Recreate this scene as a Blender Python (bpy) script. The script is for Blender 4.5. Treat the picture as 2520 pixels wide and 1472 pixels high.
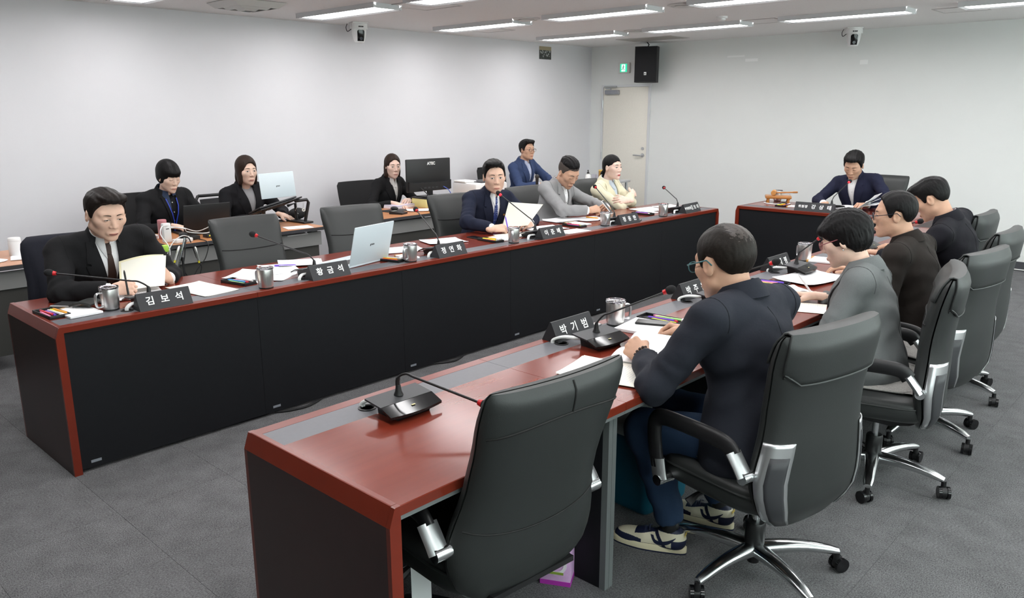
import bpy, bmesh, math, random
import numpy as np
from mathutils import Vector, Matrix, Euler

# ------------------------------------------------------------------ camera, world, exposure
for o in list(bpy.data.objects):
    bpy.data.objects.remove(o)
SC = bpy.context.scene
COL = SC.collection
F_PX = 1946.63
YAW, PITCH, ROLL = 0.7507, -0.2349, -0.0018
CAM = Vector((-1.0968, -3.8241, 1.6705))
fw = Vector((math.cos(PITCH)*math.cos(YAW), math.cos(PITCH)*math.sin(YAW), math.sin(PITCH)))
rt = fw.cross(Vector((0, 0, 1))).normalized()
up = rt.cross(fw)
rt, up = rt*math.cos(ROLL)+up*math.sin(ROLL), up*math.cos(ROLL)-rt*math.sin(ROLL)
cd = bpy.data.cameras.new('camera')
cd.sensor_fit = 'HORIZONTAL'
cd.sensor_width = 36.0
cd.lens = 36.0*F_PX/2520.0
cd.clip_start = 0.05
cam = bpy.data.objects.new('camera', cd)
COL.objects.link(cam)
cam.matrix_world = Matrix(((rt.x, up.x, -fw.x, CAM.x), (rt.y, up.y, -fw.y, CAM.y), (rt.z, up.z, -fw.z, CAM.z), (0, 0, 0, 1)))
SC.camera = cam
wd = bpy.data.worlds.new('world')
SC.world = wd
wd.use_nodes = True
wd.node_tree.nodes['Background'].inputs[0].default_value = (0.86, 1.0, 0.97, 1)
wd.node_tree.nodes['Background'].inputs[1].default_value = 7.0
SC.view_settings.view_transform = 'Standard'
SC.view_settings.look = 'None'
SC.view_settings.gamma = 1.0
SC.view_settings.use_curve_mapping = False
SC.view_settings.exposure = 0.0
LAMP_STRENGTH = 18.0

# ------------------------------------------------------------------ room constants (metres)
XW, YW, ZC = 8.656, 3.649, 2.564        # far wall, left wall, ceiling
X0, Y0 = -3.2, -5.8                     # walls behind the camera
H = 0.72                                # desk height
UW, UD = 1.0, 0.70                      # desk unit width, depth
T2Y = -1.707                            # centre side of the near desk row
T2X = -0.02
T3X, T3Y0, T3Y1 = 6.327, -0.01, -1.70   # chair's desk
rnd = random.Random(7)
PI = math.pi

# ------------------------------------------------------------------ materials
MATS = {}
def srgb(r, g, b):
    f = lambda c: (c/255.0/12.92) if c/255.0 <= 0.04045 else ((c/255.0+0.055)/1.055)**2.4
    return (f(r), f(g), f(b))
def mat(name, col=(0.5, 0.5, 0.5), rough=0.5, metal=0.0, spec=0.5, noise=None, bump=None, coat=0.0, coat_rough=0.05,
        emit=None, estr=0.0, trans=0.0, ior=1.45, sheen=0.0, alpha=1.0, subs=0.0):
    """Principled material; noise=(scale, amount, stretch) varies the colour, bump=(scale, strength, dist) gives relief."""
    if name in MATS:
        return MATS[name]
    m = bpy.data.materials.new(name)
    m.use_nodes = True
    nt = m.node_tree
    b = nt.nodes['Principled BSDF']
    I = b.inputs
    I['Base Color'].default_value = (*col, 1)
    I['Roughness'].default_value = rough
    I['Metallic'].default_value = metal
    I['Specular IOR Level'].default_value = spec
    I['IOR'].default_value = ior
    I['Coat Weight'].default_value = coat
    I['Coat Roughness'].default_value = coat_rough
    I['Transmission Weight'].default_value = trans
    I['Sheen Weight'].default_value = sheen
    I['Alpha'].default_value = alpha
    if subs:
        I['Subsurface Weight'].default_value = subs
        I['Subsurface Radius'].default_value = (0.012, 0.005, 0.003)
        I['Subsurface Scale'].default_value = 1.0
    if emit:
        I['Emission Color'].default_value = (*emit, 1)
        I['Emission Strength'].default_value = estr
    tc = None
    if noise or bump:
        tc = nt.nodes.new('ShaderNodeTexCoord')
    if noise:
        mp = nt.nodes.new('ShaderNodeMapping')
        mp.inputs['Scale'].default_value = noise[2] if len(noise) > 2 else (1, 1, 1)
        nt.links.new(tc.outputs['Object'], mp.inputs[0])
        n = nt.nodes.new('ShaderNodeTexNoise')
        n.inputs['Scale'].default_value = noise[0]
        n.inputs['Detail'].default_value = 6
        n.inputs['Roughness'].default_value = 0.65
        nt.links.new(mp.outputs[0], n.inputs['Vector'])
        r = nt.nodes.new('ShaderNodeValToRGB')
        a = noise[1]
        r.color_ramp.elements[0].position = 0.28
        r.color_ramp.elements[1].position = 0.72
        r.color_ramp.elements[0].color = (*[c*(1-a) for c in col], 1)
        r.color_ramp.elements[1].color = (*[min(1, c*(1+a)) for c in col], 1)
        nt.links.new(n.outputs[0], r.inputs[0])
        nt.links.new(r.outputs[0], I['Base Color'])
    if bump:
        n2 = nt.nodes.new('ShaderNodeTexNoise')
        n2.inputs['Scale'].default_value = bump[0]
        n2.inputs['Detail'].default_value = 4
        nt.links.new(tc.outputs['Object'], n2.inputs['Vector'])
        bp = nt.nodes.new('ShaderNodeBump')
        bp.inputs['Strength'].default_value = bump[1]
        bp.inputs['Distance'].default_value = bump[2]
        nt.links.new(n2.outputs[0], bp.inputs['Height'])
        nt.links.new(bp.outputs[0], I['Normal'])
    MATS[name] = m
    return m

M_WALL = mat('wall paint warm white', (0.685, 0.677, 0.70), 0.75, noise=(1.3, 0.02), bump=(140, 0.05, 0.002))
M_WALLR = mat('wall paint pale grey', (0.76, 0.775, 0.76), 0.7, noise=(1.1, 0.02), bump=(140, 0.05, 0.002))
M_CEIL = mat('ceiling tile', (0.80, 0.785, 0.775), 0.9)
M_CARPET = mat('carpet grey', (0.105, 0.105, 0.108), 0.95, spec=0.1)
M_CHERRY = mat('cherry veneer', (0.165, 0.024, 0.012), 0.19, spec=0.6, noise=(1.6, 0.14, (0.5, 9, 9)))
M_CHERRYE = mat('cherry edge', (0.16, 0.020, 0.009), 0.28, spec=0.55, noise=(1.2, 0.10, (0.6, 5, 5)))
M_ENDP = mat('end panel dark cherry', (0.036, 0.0145, 0.0135), 0.38, noise=(4, 0.2, (5, 1, 1)))
M_STRIP = mat('grey inlay', (0.115, 0.115, 0.128), 0.42, noise=(60, 0.05))
M_SLATE = mat('slate front panel', (0.0075, 0.0082, 0.0100), 0.7, spec=0.25, noise=(40, 0.08))
M_GREYM = mat('grey steel', (0.16, 0.175, 0.175), 0.45, metal=0.2)
M_BLACK = mat('black plastic', (0.012, 0.012, 0.013), 0.42)
M_BLACKG = mat('black gloss', (0.008, 0.008, 0.009), 0.12)
M_DARK = mat('dark grey plastic', (0.035, 0.036, 0.04), 0.5, bump=(400, 0.1, 0.0005))
M_WHITE = mat('white plastic', (0.78, 0.78, 0.77), 0.35)
M_WHITEM = mat('white paint letters', (0.85, 0.86, 0.85), 0.5)
M_PAPER = mat('white paper', (0.86, 0.86, 0.87), 0.7)
M_IVORY = mat('ivory paper', (0.84, 0.82, 0.72), 0.7)
M_STEEL = mat('brushed steel', (0.78, 0.77, 0.75), 0.33, metal=1.0, noise=(2, 0.15, (60, 60, 1)))
M_CHROME = mat('polished aluminium', (0.70, 0.72, 0.73), 0.2, metal=1.0)
M_SILVER = mat('satin silver', (0.55, 0.56, 0.57), 0.32, metal=0.85)
M_LEATHER = mat('black leather', (0.022, 0.0245, 0.024), 0.45, spec=0.5, bump=(260, 0.22, 0.0012))
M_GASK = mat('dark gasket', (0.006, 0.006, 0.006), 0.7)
M_GLASS = mat('clear plastic', (0.93, 0.92, 0.97), 0.06, trans=1.0, ior=1.35)
M_LAMP = mat('lamp diffuser', (0.9, 0.9, 0.9), 0.4, emit=(1.0, 0.985, 0.99), estr=LAMP_STRENGTH)
M_RED = mat('red ring', (0.5, 0.01, 0.015), 0.35)
M_REDLIT = mat('red lit ring', (0.7, 0.01, 0.02), 0.35, emit=(1.0, 0.03, 0.05), estr=1.4)

def fissured():
    nt = M_CEIL.node_tree
    b = nt.nodes['Principled BSDF']
    tc = nt.nodes.new('ShaderNodeTexCoord')
    mp = nt.nodes.new('ShaderNodeMapping'); mp.inputs['Scale'].default_value = (1, 2.2, 1)
    v = nt.nodes.new('ShaderNodeTexVoronoi'); v.inputs['Scale'].default_value = 20
    n = nt.nodes.new('ShaderNodeTexNoise'); n.inputs['Scale'].default_value = 16; n.inputs['Detail'].default_value = 6
    r = nt.nodes.new('ShaderNodeValToRGB')
    r.color_ramp.elements[0].position = 0.03; r.color_ramp.elements[0].color = (0.42, 0.40, 0.39, 1)
    r.color_ramp.elements[1].position = 0.12; r.color_ramp.elements[1].color = (0.80, 0.785, 0.775, 1)
    L = nt.links.new
    L(tc.outputs['Object'], mp.inputs[0]); L(mp.outputs[0], n.inputs['Vector'])
    mx = nt.nodes.new('ShaderNodeMix'); mx.data_type = 'VECTOR'; mx.inputs['Factor'].default_value = 0.06
    L(mp.outputs[0], mx.inputs[4]); L(n.outputs['Color'], mx.inputs[5]); L(mx.outputs[1], v.inputs['Vector'])
    L(v.outputs['Distance'], r.inputs[0]); L(r.outputs[0], b.inputs['Base Color'])
fissured()
def carpet_nodes():
    nt = M_CARPET.node_tree
    b = nt.nodes['Principled BSDF']
    L = nt.links.new
    tc = nt.nodes.new('ShaderNodeTexCoord')
    n = nt.nodes.new('ShaderNodeTexNoise'); n.inputs['Scale'].default_value = 130; n.inputs['Detail'].default_value = 5; n.inputs['Roughness'].default_value = 0.8
    n2 = nt.nodes.new('ShaderNodeTexNoise'); n2.inputs['Scale'].default_value = 9; n2.inputs['Detail'].default_value = 5
    mp = nt.nodes.new('ShaderNodeMapping'); mp.inputs['Scale'].default_value = (1, 1.7, 1)
    oi = nt.nodes.new('ShaderNodeObjectInfo')
    ad = nt.nodes.new('ShaderNodeVectorMath')
    L(tc.outputs['Object'], ad.inputs[0]); L(oi.outputs['Location'], ad.inputs[1])
    L(ad.outputs[0], mp.inputs[0]); L(mp.outputs[0], n.inputs['Vector']); L(ad.outputs[0], n2.inputs['Vector'])
    r = nt.nodes.new('ShaderNodeValToRGB')
    r.color_ramp.elements[0].position = 0.34; r.color_ramp.elements[0].color = (0.046, 0.046, 0.048, 1)
    r.color_ramp.elements[1].position = 0.68; r.color_ramp.elements[1].color = (0.245, 0.245, 0.25, 1)
    mx = nt.nodes.new('ShaderNodeMath'); mx.operation = 'MULTIPLY_ADD'; mx.inputs[1].default_value = 0.16; 
    L(n2.outputs[0], mx.inputs[0]); L(n.outputs[0], mx.inputs[2])
    sb = nt.nodes.new('ShaderNodeMath'); sb.operation = 'SUBTRACT'; sb.inputs[1].default_value = 0.08
    L(mx.outputs[0], sb.inputs[0]); L(sb.outputs[0], r.inputs[0]); L(r.outputs[0], b.inputs['Base Color'])
    bp = nt.nodes.new('ShaderNodeBump'); bp.inputs['Strength'].default_value = 0.6; bp.inputs['Distance'].default_value = 0.004
    L(n.outputs[0], bp.inputs['Height']); L(bp.outputs[0], b.inputs['Normal'])
carpet_nodes()

# ------------------------------------------------------------------ mesh helpers
def link(o, parent=None):
    COL.objects.link(o)
    if parent:
        o.parent = parent
    return o
def empty(name, loc=(0, 0, 0), rz=0.0, label=None, cat=None, group=None, kind=None):
    o = bpy.data.objects.new(name, None)
    o.empty_display_size = 0.1
    o.location = loc
    o.rotation_euler = (0, 0, rz)
    link(o)
    tag(o, label, cat, group, kind)
    return o
def tag(o, label=None, cat=None, group=None, kind=None):
    if label: o['label'] = label
    if cat: o['category'] = cat
    if group: o['group'] = group
    if kind: o['kind'] = kind
    return o
def smooth(me, ang=40):
    me.polygons.foreach_set('use_smooth', [True]*len(me.polygons))
    try:
        me.set_sharp_from_angle(angle=math.radians(ang))
    except Exception:
        pass
class MB:
    """Collects simple shapes; build() links them as ONE mesh object."""
    def __init__(s):
        s.v, s.f, s.mi = [], [], []
        s.m = 0
    def add(s, vs, fs):
        k = len(s.v)
        s.v += [tuple(p) for p in vs]
        s.f += [tuple(i+k for i in f) for f in fs]
        s.mi += [s.m]*len(fs)
        return s
    def box(s, a, b, bev=0.0, mtx=None):
        a, b = Vector(a), Vector(b)
        lo = Vector([min(a[i], b[i]) for i in range(3)]); hi = Vector([max(a[i], b[i]) for i in range(3)])
        if bev <= 0:
            vs = [Vector((x, y, z)) for z in (lo.z, hi.z) for y in (lo.y, hi.y) for x in (lo.x, hi.x)]
            fs = [(0, 2, 3, 1), (4, 5, 7, 6), (0, 1, 5, 4), (2, 6, 7, 3), (0, 4, 6, 2), (1, 3, 7, 5)]
        else:
            bm = bmesh.new()
            bmesh.ops.create_cube(bm, size=1)
            for v in bm.verts:
                v.co = Vector([lo[i]+(v.co[i]+0.5)*(hi[i]-lo[i]) for i in range(3)])
            bmesh.ops.bevel(bm, geom=bm.edges[:], offset=min(bev, 0.49*min(hi-lo)), segments=2, affect='EDGES', profile=0.5)
            bm.verts.index_update()
            vs = [v.co.copy() for v in bm.verts]
            fs = [tuple(v.index for v in f.verts) for f in bm.faces]
            bm.free()
        if mtx is not None:
            vs = [mtx @ v for v in vs]
        return s.add(vs, fs)
    def prism(s, poly, axis, a, b, mtx=None):
        """poly: 2-D outline, extruded from a to b along axis (0 x: poly is (y,z); 1 y: (x,z); 2 z: (x,y))."""
        def P(p, t):
            return Vector((t, p[0], p[1])) if axis == 0 else Vector((p[0], t, p[1])) if axis == 1 else Vector((p[0], p[1], t))
        n = len(poly)
        area = sum(poly[i][0]*poly[(i+1) % n][1]-poly[(i+1) % n][0]*poly[i][1] for i in range(n))
        if (area < 0) ^ (axis == 1):
            poly = poly[::-1]
        if a > b: a, b = b, a
        vs = [P(p, a) for p in poly]+[P(p, b) for p in poly]
        fs = [tuple(range(n))[::-1], tuple(range(n, 2*n))]+[(i, (i+1) % n, n+(i+1) % n, n+i) for i in range(n)]
        if mtx is not None:
            vs = [mtx @ v for v in vs]
        return s.add(vs, fs)
    def loft(s, rings, cap0=True, cap1=True, close=True):
        n = len(rings[0])
        vs = [p for r in rings for p in r]
        fs = []
        for k in range(len(rings)-1):
            for i in range(n if close else n-1):
                j = (i+1) % n
                fs.append((k*n+i, k*n+j, (k+1)*n+j, (k+1)*n+i))
        if cap0: fs.append(tuple(range(n))[::-1])
        if cap1: fs.append(tuple(range((len(rings)-1)*n, len(rings)*n)))
        return s.add(vs, fs)
    def lathe(s, prof, n=24, c=(0, 0, 0), mtx=None, cap=True):
        rings = []
        for r, z in prof:
            ring = [Vector((c[0]+r*math.cos(2*PI*i/n), c[1]+r*math.sin(2*PI*i/n), c[2]+z)) for i in range(n)]
            rings.append([mtx @ p for p in ring] if mtx is not None else ring)
        return s.loft(rings, cap, cap)
    def cyl(s, a, b, r, n=16, r2=None, cap=True):
        return s.tube([a, b], [r, r if r2 is None else r2], n, cap)
    def tube(s, pts, r, n=8, cap=True, flat=None):
        pts = [Vector(p) for p in pts]
        rs = list(r) if isinstance(r, (list, tuple)) else [r]*len(pts)
        rings = []
        prev = None
        for i, p in enumerate(pts):
            d = (pts[min(i+1, len(pts)-1)]-pts[max(i-1, 0)])
            d = d.normalized() if d.length > 1e-9 else Vector((0, 0, 1))
            if prev is None:
                ref = Vector((0, 0, 1)) if abs(d.z) < 0.9 else Vector((1, 0, 0))
                x = ref.cross(d).normalized()
            else:
                x = (prev-d*prev.dot(d))
                x = x.normalized() if x.length > 1e-6 else d.orthogonal().normalized()
            prev = x
            y = d.cross(x)
            fx, fy = flat if flat else (1, 1)
            rings.append([p+x*(rs[i]*fx*math.cos(2*PI*k/n))+y*(rs[i]*fy*math.sin(2*PI*k/n)) for k in range(n)])
        return s.loft(rings, cap, cap)
    def sphere(s, c, r, n=16, m=10, sc=(1, 1, 1), mtx=None):
        prof = [(max(r*math.sin(PI*k/m), 1e-5), -r*math.cos(PI*k/m)) for k in range(m+1)]
        rings = []
        for rr, z in prof:
            ring = [Vector((rr*sc[0]*math.cos(2*PI*i/n), rr*sc[1]*math.sin(2*PI*i/n), z*sc[2])) for i in range(n)]
            ring = [mtx @ p if mtx is not None else p for p in ring]
            rings.append([Vector(c)+p for p in ring])
        return s.loft(rings, True, True)
    def grid(s, P, nu, nv):
        """P(u,v)->point, one-sided sheet"""
        vs = [P(i/(nu-1), j/(nv-1)) for j in range(nv) for i in range(nu)]
        fs = [(j*nu+i, j*nu+i+1, (j+1)*nu+i+1, (j+1)*nu+i) for j in range(nv-1) for i in range(nu-1)]
        return s.add(vs, fs)
    def sheet(s, P, nu, nv, th=0.002):
        """a sheet with thickness th below P(u,v)"""
        pts = [[Vector(P(i/(nu-1), j/(nv-1))) for i in range(nu)] for j in range(nv)]
        top = []; bot = []
        for j in range(nv):
            for i in range(nu):
                du = pts[j][min(i+1, nu-1)]-pts[j][max(i-1, 0)]
                dv = pts[min(j+1, nv-1)][i]-pts[max(j-1, 0)][i]
                nn = du.cross(dv)
                nn = nn.normalized() if nn.length > 1e-12 else Vector((0, 0, 1))
                top.append(pts[j][i]); bot.append(pts[j][i]-nn*th)
        k = nu*nv
        fs = [(j*nu+i, j*nu+i+1, (j+1)*nu+i+1, (j+1)*nu+i) for j in range(nv-1) for i in range(nu-1)]
        fs += [tuple(x+k for x in f[::-1]) for f in fs]
        rim = [i for i in range(nu)]+[j*nu+nu-1 for j in range(1, nv)]+[(nv-1)*nu+i for i in range(nu-2, -1, -1)]+[j*nu for j in range(nv-2, 0, -1)]
        for a, b in zip(rim, rim[1:]+rim[:1]):
            fs.append((b, a, a+k, b+k))
        return s.add(top+bot, fs)
    def mesh(s, name, mats, ang=40, flat=False):
        me = bpy.data.meshes.new(name)
        me.from_pydata([tuple(v) for v in s.v], [], s.f)
        for m in (mats if isinstance(mats, (list, tuple)) else [mats]):
            me.materials.append(m)
        if any(s.mi):
            me.polygons.foreach_set('material_index', s.mi)
        me.update()
        if not flat:
            smooth(me, ang)
        return me
    def build(s, name, mats, parent=None, label=None, cat=None, group=None, kind=None, loc=None, rz=None, ang=40, flat=False):
        o = bpy.data.objects.new(name, s.mesh(name, mats, ang, flat))
        link(o, parent)
        if loc is not None: o.location = loc
        if rz is not None: o.rotation_euler = (0, 0, rz)
        tag(o, label, cat, group, kind)
        return o
def copy_tree(o, parent=None):
    c = o.copy()
    COL.objects.link(c)
    if parent: c.parent = parent
    for ch in list(o.children):
        copy_tree(ch, c)
    return c
def share(name, me, parent=None, loc=(0, 0, 0), rot=(0, 0, 0), label=None, cat=None, group=None):
    o = bpy.data.objects.new(name, me)
    link(o, parent)
    o.location = loc
    o.rotation_euler = rot
    return tag(o, label, cat, group)
def bez(pts, n=16):
    """Catmull-Rom through pts"""
    P = [Vector(p) for p in pts]
    P = [P[0]*2-P[1]]+P+[P[-1]*2-P[-2]]
    out = []
    for i in range(1, len(P)-2):
        for k in range(n):
            t = k/n
            out.append(0.5*((2*P[i])+(P[i+1]-P[i-1])*t+(2*P[i-1]-5*P[i]+4*P[i+1]-P[i+2])*t*t+(3*P[i]-P[i-1]-3*P[i+1]+P[i+2])*t**3))
    out.append(P[-2])
    return out
TEXTS = {}
def text_mesh(body, size, bold=0.0, extrude=0.0006, spacing=1.0, shear=0.0):
    """lettering as a mesh, centred on its own middle, in the XY plane"""
    key = (body, size, bold, spacing, shear)
    if key in TEXTS: return TEXTS[key]
    c = bpy.data.curves.new('lettering', 'FONT')
    c.body = body; c.size = size; c.extrude = extrude; c.offset = bold
    c.align_x = 'CENTER'; c.align_y = 'CENTER'; c.space_character = spacing; c.shear = shear; c.resolution_u = 3
    o = bpy.data.objects.new('lettering', c)
    COL.objects.link(o)
    dg = bpy.context.evaluated_depsgraph_get()
    me = bpy.data.meshes.new_from_object(o.evaluated_get(dg))
    bpy.data.objects.remove(o)
    me.name = 'lettering'
    TEXTS[key] = me
    return me
def lettering(body, size, m, parent, mtx, bold=0.0, spacing=1.0, name='lettering', shear=0.0):
    me = text_mesh(body, size, bold, spacing=spacing, shear=shear).copy()
    me.materials.clear(); me.materials.append(m)
    o = bpy.data.objects.new(name, me)
    link(o, parent)
    o.matrix_local = mtx
    return o
def frame(origin, x, y):
    """matrix whose local X, Y axes are x, y"""
    x = Vector(x).normalized(); y = Vector(y); y = (y-x*y.dot(x)).normalized(); z = x.cross(y)
    return Matrix(((x.x, y.x, z.x, origin[0]), (x.y, y.y, z.y, origin[1]), (x.z, y.z, z.z, origin[2]), (0, 0, 0, 1)))
# ------------------------------------------------------------------ room shell
def slab(name, a, b, m, **k):
    return MB().box(a, b).build(name, m, kind='structure', flat=True, **k)
floor = slab('floor', (X0, Y0, -0.10), (XW, YW, -0.008), M_CARPET, label='grey carpeted floor of the meeting room')
ceiling = slab('ceiling', (X0-.1, Y0-.1, ZC), (XW+.1, YW+.1, ZC+0.1), M_CEIL, label='off-white mineral tile ceiling')
slab('wall_left', (X0-.1, YW, -0.1), (XW+.1, YW+0.1, ZC), M_WALL, label='long white wall behind the staff desks')
slab('wall_back', (XW, Y0, -0.1), (XW+0.1, YW, ZC), M_WALLR, label='pale grey end wall with the door')
# window wall on the camera's right, out of the picture: sill, head, piers and five glazed openings
WX = [(-2.6+2.25*k, -2.6+2.25*k+1.75) for k in range(5)]
mb = MB(); mb.box((X0-.1, Y0-.1, -.1), (XW+.1, Y0, .85)); mb.box((X0-.1, Y0-.1, 2.35), (XW+.1, Y0, ZC))
xs = [X0-.1]+[v for w in WX for v in w]+[XW+.1]
for a, b in zip(xs[::2], xs[1::2]): mb.box((a, Y0-.1, .85), (b, Y0, 2.35))
mb.build('wall_right', M_WALLR, kind='structure', flat=True)
def pane_material():
    m = bpy.data.materials.new('window glass'); m.use_nodes = True
    nt = m.node_tree; nt.nodes.clear()
    o = nt.nodes.new('ShaderNodeOutputMaterial'); mx = nt.nodes.new('ShaderNodeMixShader'); t = nt.nodes.new('ShaderNodeBsdfTransparent'); gl = nt.nodes.new('ShaderNodeBsdfGlossy')
    gl.inputs['Roughness'].default_value = 0.02; mx.inputs[0].default_value = 0.06
    nt.links.new(t.outputs[0], mx.inputs[1]); nt.links.new(gl.outputs[0], mx.inputs[2]); nt.links.new(mx.outputs[0], o.inputs[0])
    return m
M_PANE = pane_material()
for k, (a, b) in enumerate(WX):
    w = empty('window_%d' % (k+1), ((a+b)/2, Y0-.05, .85), 0, None, None, None, 'structure')
    hw = (b-a)/2
    mb = MB()
    for s in (-1, 1):
        mb.box((s*hw, -.03, 0), (s*(hw-.05), .03, 1.5)); mb.box((-hw+.05, -.03, .75+s*.75), (hw-.05, .03, .75+s*.70))
    mb.box((-.025, -.03, .05), (.025, .03, 1.45))
    mb.build('window_frame', M_WHITE, w, flat=True)
    for s in (-1, 1): MB().box((s*.025, -.004, .05), (s*(hw-.05), .004, 1.45)).build('pane', M_PANE, w, flat=True)
slab('wall_front', (X0-0.1, Y0, -0.1), (X0, YW, ZC), mat('dark panelling', (0.10, 0.085, 0.075), 0.6))
M_BASE = mat('baseboard vinyl', (0.06, 0.062, 0.07), 0.5)
slab('baseboard_left', (X0, YW-0.012, 0.0), (XW-.012, YW, 0.085), M_BASE)
slab('baseboard_back_1', (XW-0.012, Y0, 0.0), (XW, 2.585, 0.085), M_BASE)
slab('baseboard_back_2', (XW-0.012, 3.435, 0.0), (XW, YW, 0.085), M_BASE)

# carpet tiles, half a metre each, those the view takes in
def in_view(p, mx=0.08):
    d = Vector(p)-CAM
    z = d.dot(fw)
    if z < 0.2: return False
    x, y = d.dot(rt)/z*F_PX/2520, d.dot(up)/z*F_PX/1472
    return abs(x) < 0.5+mx and abs(y) < 0.5+mx
mb = MB(); g = 0.24975
mb.loft([[Vector((sx*(g-i), sy*(g-i), z)) for sx, sy in ((-1, -1), (1, -1), (1, 1), (-1, 1))] for i, z in ((0, -0.008), (0, -0.001), (0.0005, 0.0))])
TILE = mb.mesh('carpet_tile', M_CARPET, flat=True)
nt_ = 0
for ix in range(int(math.floor(X0/0.5)), int(XW/0.5)+1):
    for iy in range(int(math.floor(Y0/0.5)), int(YW/0.5)+1):
        cx, cy = ix*0.5+0.25, iy*0.5+0.25
        if cx+.25 > XW or cy+.25 > YW or not any(in_view((cx+a, cy+b, 0)) for a in (-.25, 0, .25) for b in (-.25, 0, .25)): continue
        share('carpet_tile', TILE, floor, (cx, cy, 0), (0, 0, (nt_ % 2)*PI/2)); nt_ += 1

# ------------------------------------------------------------------ ceiling fittings
M_HOUS = mat('lamp housing', (0.62, 0.63, 0.64), 0.45)
def lamp_proto():
    w, l, d = 0.155, 0.60, 0.044
    mb = MB()
    for s in (-1, 1):
        mb.prism([(s*w, ZC), (s*w, ZC-d), (s*(w-0.028), ZC-d+0.010), (s*(w-.028), ZC-d+0.018), (s*(w-0.006), ZC-.01), (s*(w-.006), ZC)], 1, -l, l)
        mb.prism([(s*l, ZC), (s*l, ZC-d), (s*(l-0.028), ZC-d+.010), (s*(l-.028), ZC-d+.018), (s*(l-0.006), ZC-.01), (s*(l-.006), ZC)], 0, -w+.0285, w-.0285)
    hm = mb.mesh('housing', M_HOUS, flat=True)
    dm = MB().box((-w+.024, -l+.024, ZC-d+0.011), (w-.024, l-.024, ZC-d+0.017)).mesh('diffuser', M_LAMP, flat=True)
    return hm, dm
HM, DM = lamp_proto()
COLS = [6.93, 5.2, 3.47, 1.74, 0.01]
ROWS = [2.5, 0.91, -0.70, -2.32, -3.94]
CW = ['first', 'second', 'third', 'fourth', 'fifth', 'sixth', 'seventh']
RW = ['first', 'second', 'third', 'fourth', 'fifth', 'sixth']
for cx in COLS:
    for cy in ROWS:
        lab = 'long lit ceiling lamp, %s column from the door, %s row from the long wall' % (CW[COLS.index(cx)], RW[ROWS.index(cy)])
        t = empty('ceiling_lamp', (cx, cy, 0), 0, lab, 'ceiling lamp', 'long ceiling lamps')
        share('housing', HM, t); share('diffuser', DM, t)

M_CGRILLE = mat('ceiling grille', (0.62, 0.62, 0.60), 0.5)
# square air diffuser at the top of the picture
t = empty('air_diffuser', (2.60, 2.72, 0), 0, 'square white air diffuser with stepped louvres in the ceiling', 'vent')
for i, (r0, z0) in enumerate([(0.24, 0.0), (0.17, 0.012), (0.10, 0.022)]):
    MB().loft([[Vector((sx*r, sy*r, ZC-z-.003)) for sx, sy in ((-1, -1), (1, -1), (1, 1), (-1, 1))] for r, z in ((r0, z0), (r0, z0+.004), (r0-.05, z0+.045), (r0-.06, z0+.045), (r0-.012, z0))]).build('louvre', M_CGRILLE, t, flat=True)
for (x, y, lab) in [(5.30, 0.08, 'round ceiling air outlet between two lamps, nearest of the three'), (5.15, 1.80, 'round ceiling air outlet beside the lamp near the white wall'), (6.95, 1.71, 'round ceiling air outlet farthest toward the door')]:
    t = empty('round_air_outlet', (x, y, ZC), 0, lab, 'vent', 'round ceiling air outlets')
    MB().lathe([(0.14, 0), (0.14, -0.008), (0.11, -0.016), (0.105, -0.010), (0.02, -0.006)], 28).build('ring', M_CGRILLE, t)
    MB().lathe([(0.075, -0.008), (0.085, -0.018), (0.05, -0.026), (0.01, -0.027)], 24).build('disc', M_CGRILLE, t)
t = empty('smoke_detector', (6.35, 0.28, ZC), 0, 'small white smoke detector on the ceiling', 'smoke detector')
MB().lathe([(0.055, 0), (0.055, -0.018), (0.045, -0.022)], 24).build('base', M_WHITE, t)
MB().lathe([(0.036, -0.022), (0.036, -0.034), (0.026, -0.044), (0.005, -0.046)], 24).build('cap', M_WHITE, t)
M_HATCH = mat('hatch frame', (0.50, 0.48, 0.47), 0.6)
for (x, y, sx, sy, lab) in [(7.02, 0.16, .2, .2, 'ceiling access hatch at the lamp end nearest the speaker'), (7.36, -1.60, .2, .2, 'ceiling access hatch near the right edge of the picture'), (8.0, 2.17, .22, .42, 'long ceiling return grille above the door'), (5.70, 2.88, .22, .22, 'ceiling access hatch by the white wall'), (3.75, 1.75, .24, .24, 'ceiling access hatch beside the lamp near the ceiling camera')]:
    t = empty('access_hatch', (x, y, ZC), 0, lab, 'hatch')
    mb = MB()
    for s in (-1, 1):
        mb.box((s*sx, -sy, -0.006), (s*(sx-.014), sy, 0)); mb.box((-sx+.014, s*sy, -0.006), (sx-.014, s*(sy-.014), 0))
    mb.build('frame', M_HATCH, t, flat=True)
    MB().box((-sx+.017, -sy+.017, -0.004), (sx-.017, sy-.017, 0.0)).build('panel', M_CEIL if sy < .3 else mat('return grille', (0.35, 0.33, 0.30), 0.6), t, flat=True)

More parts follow.
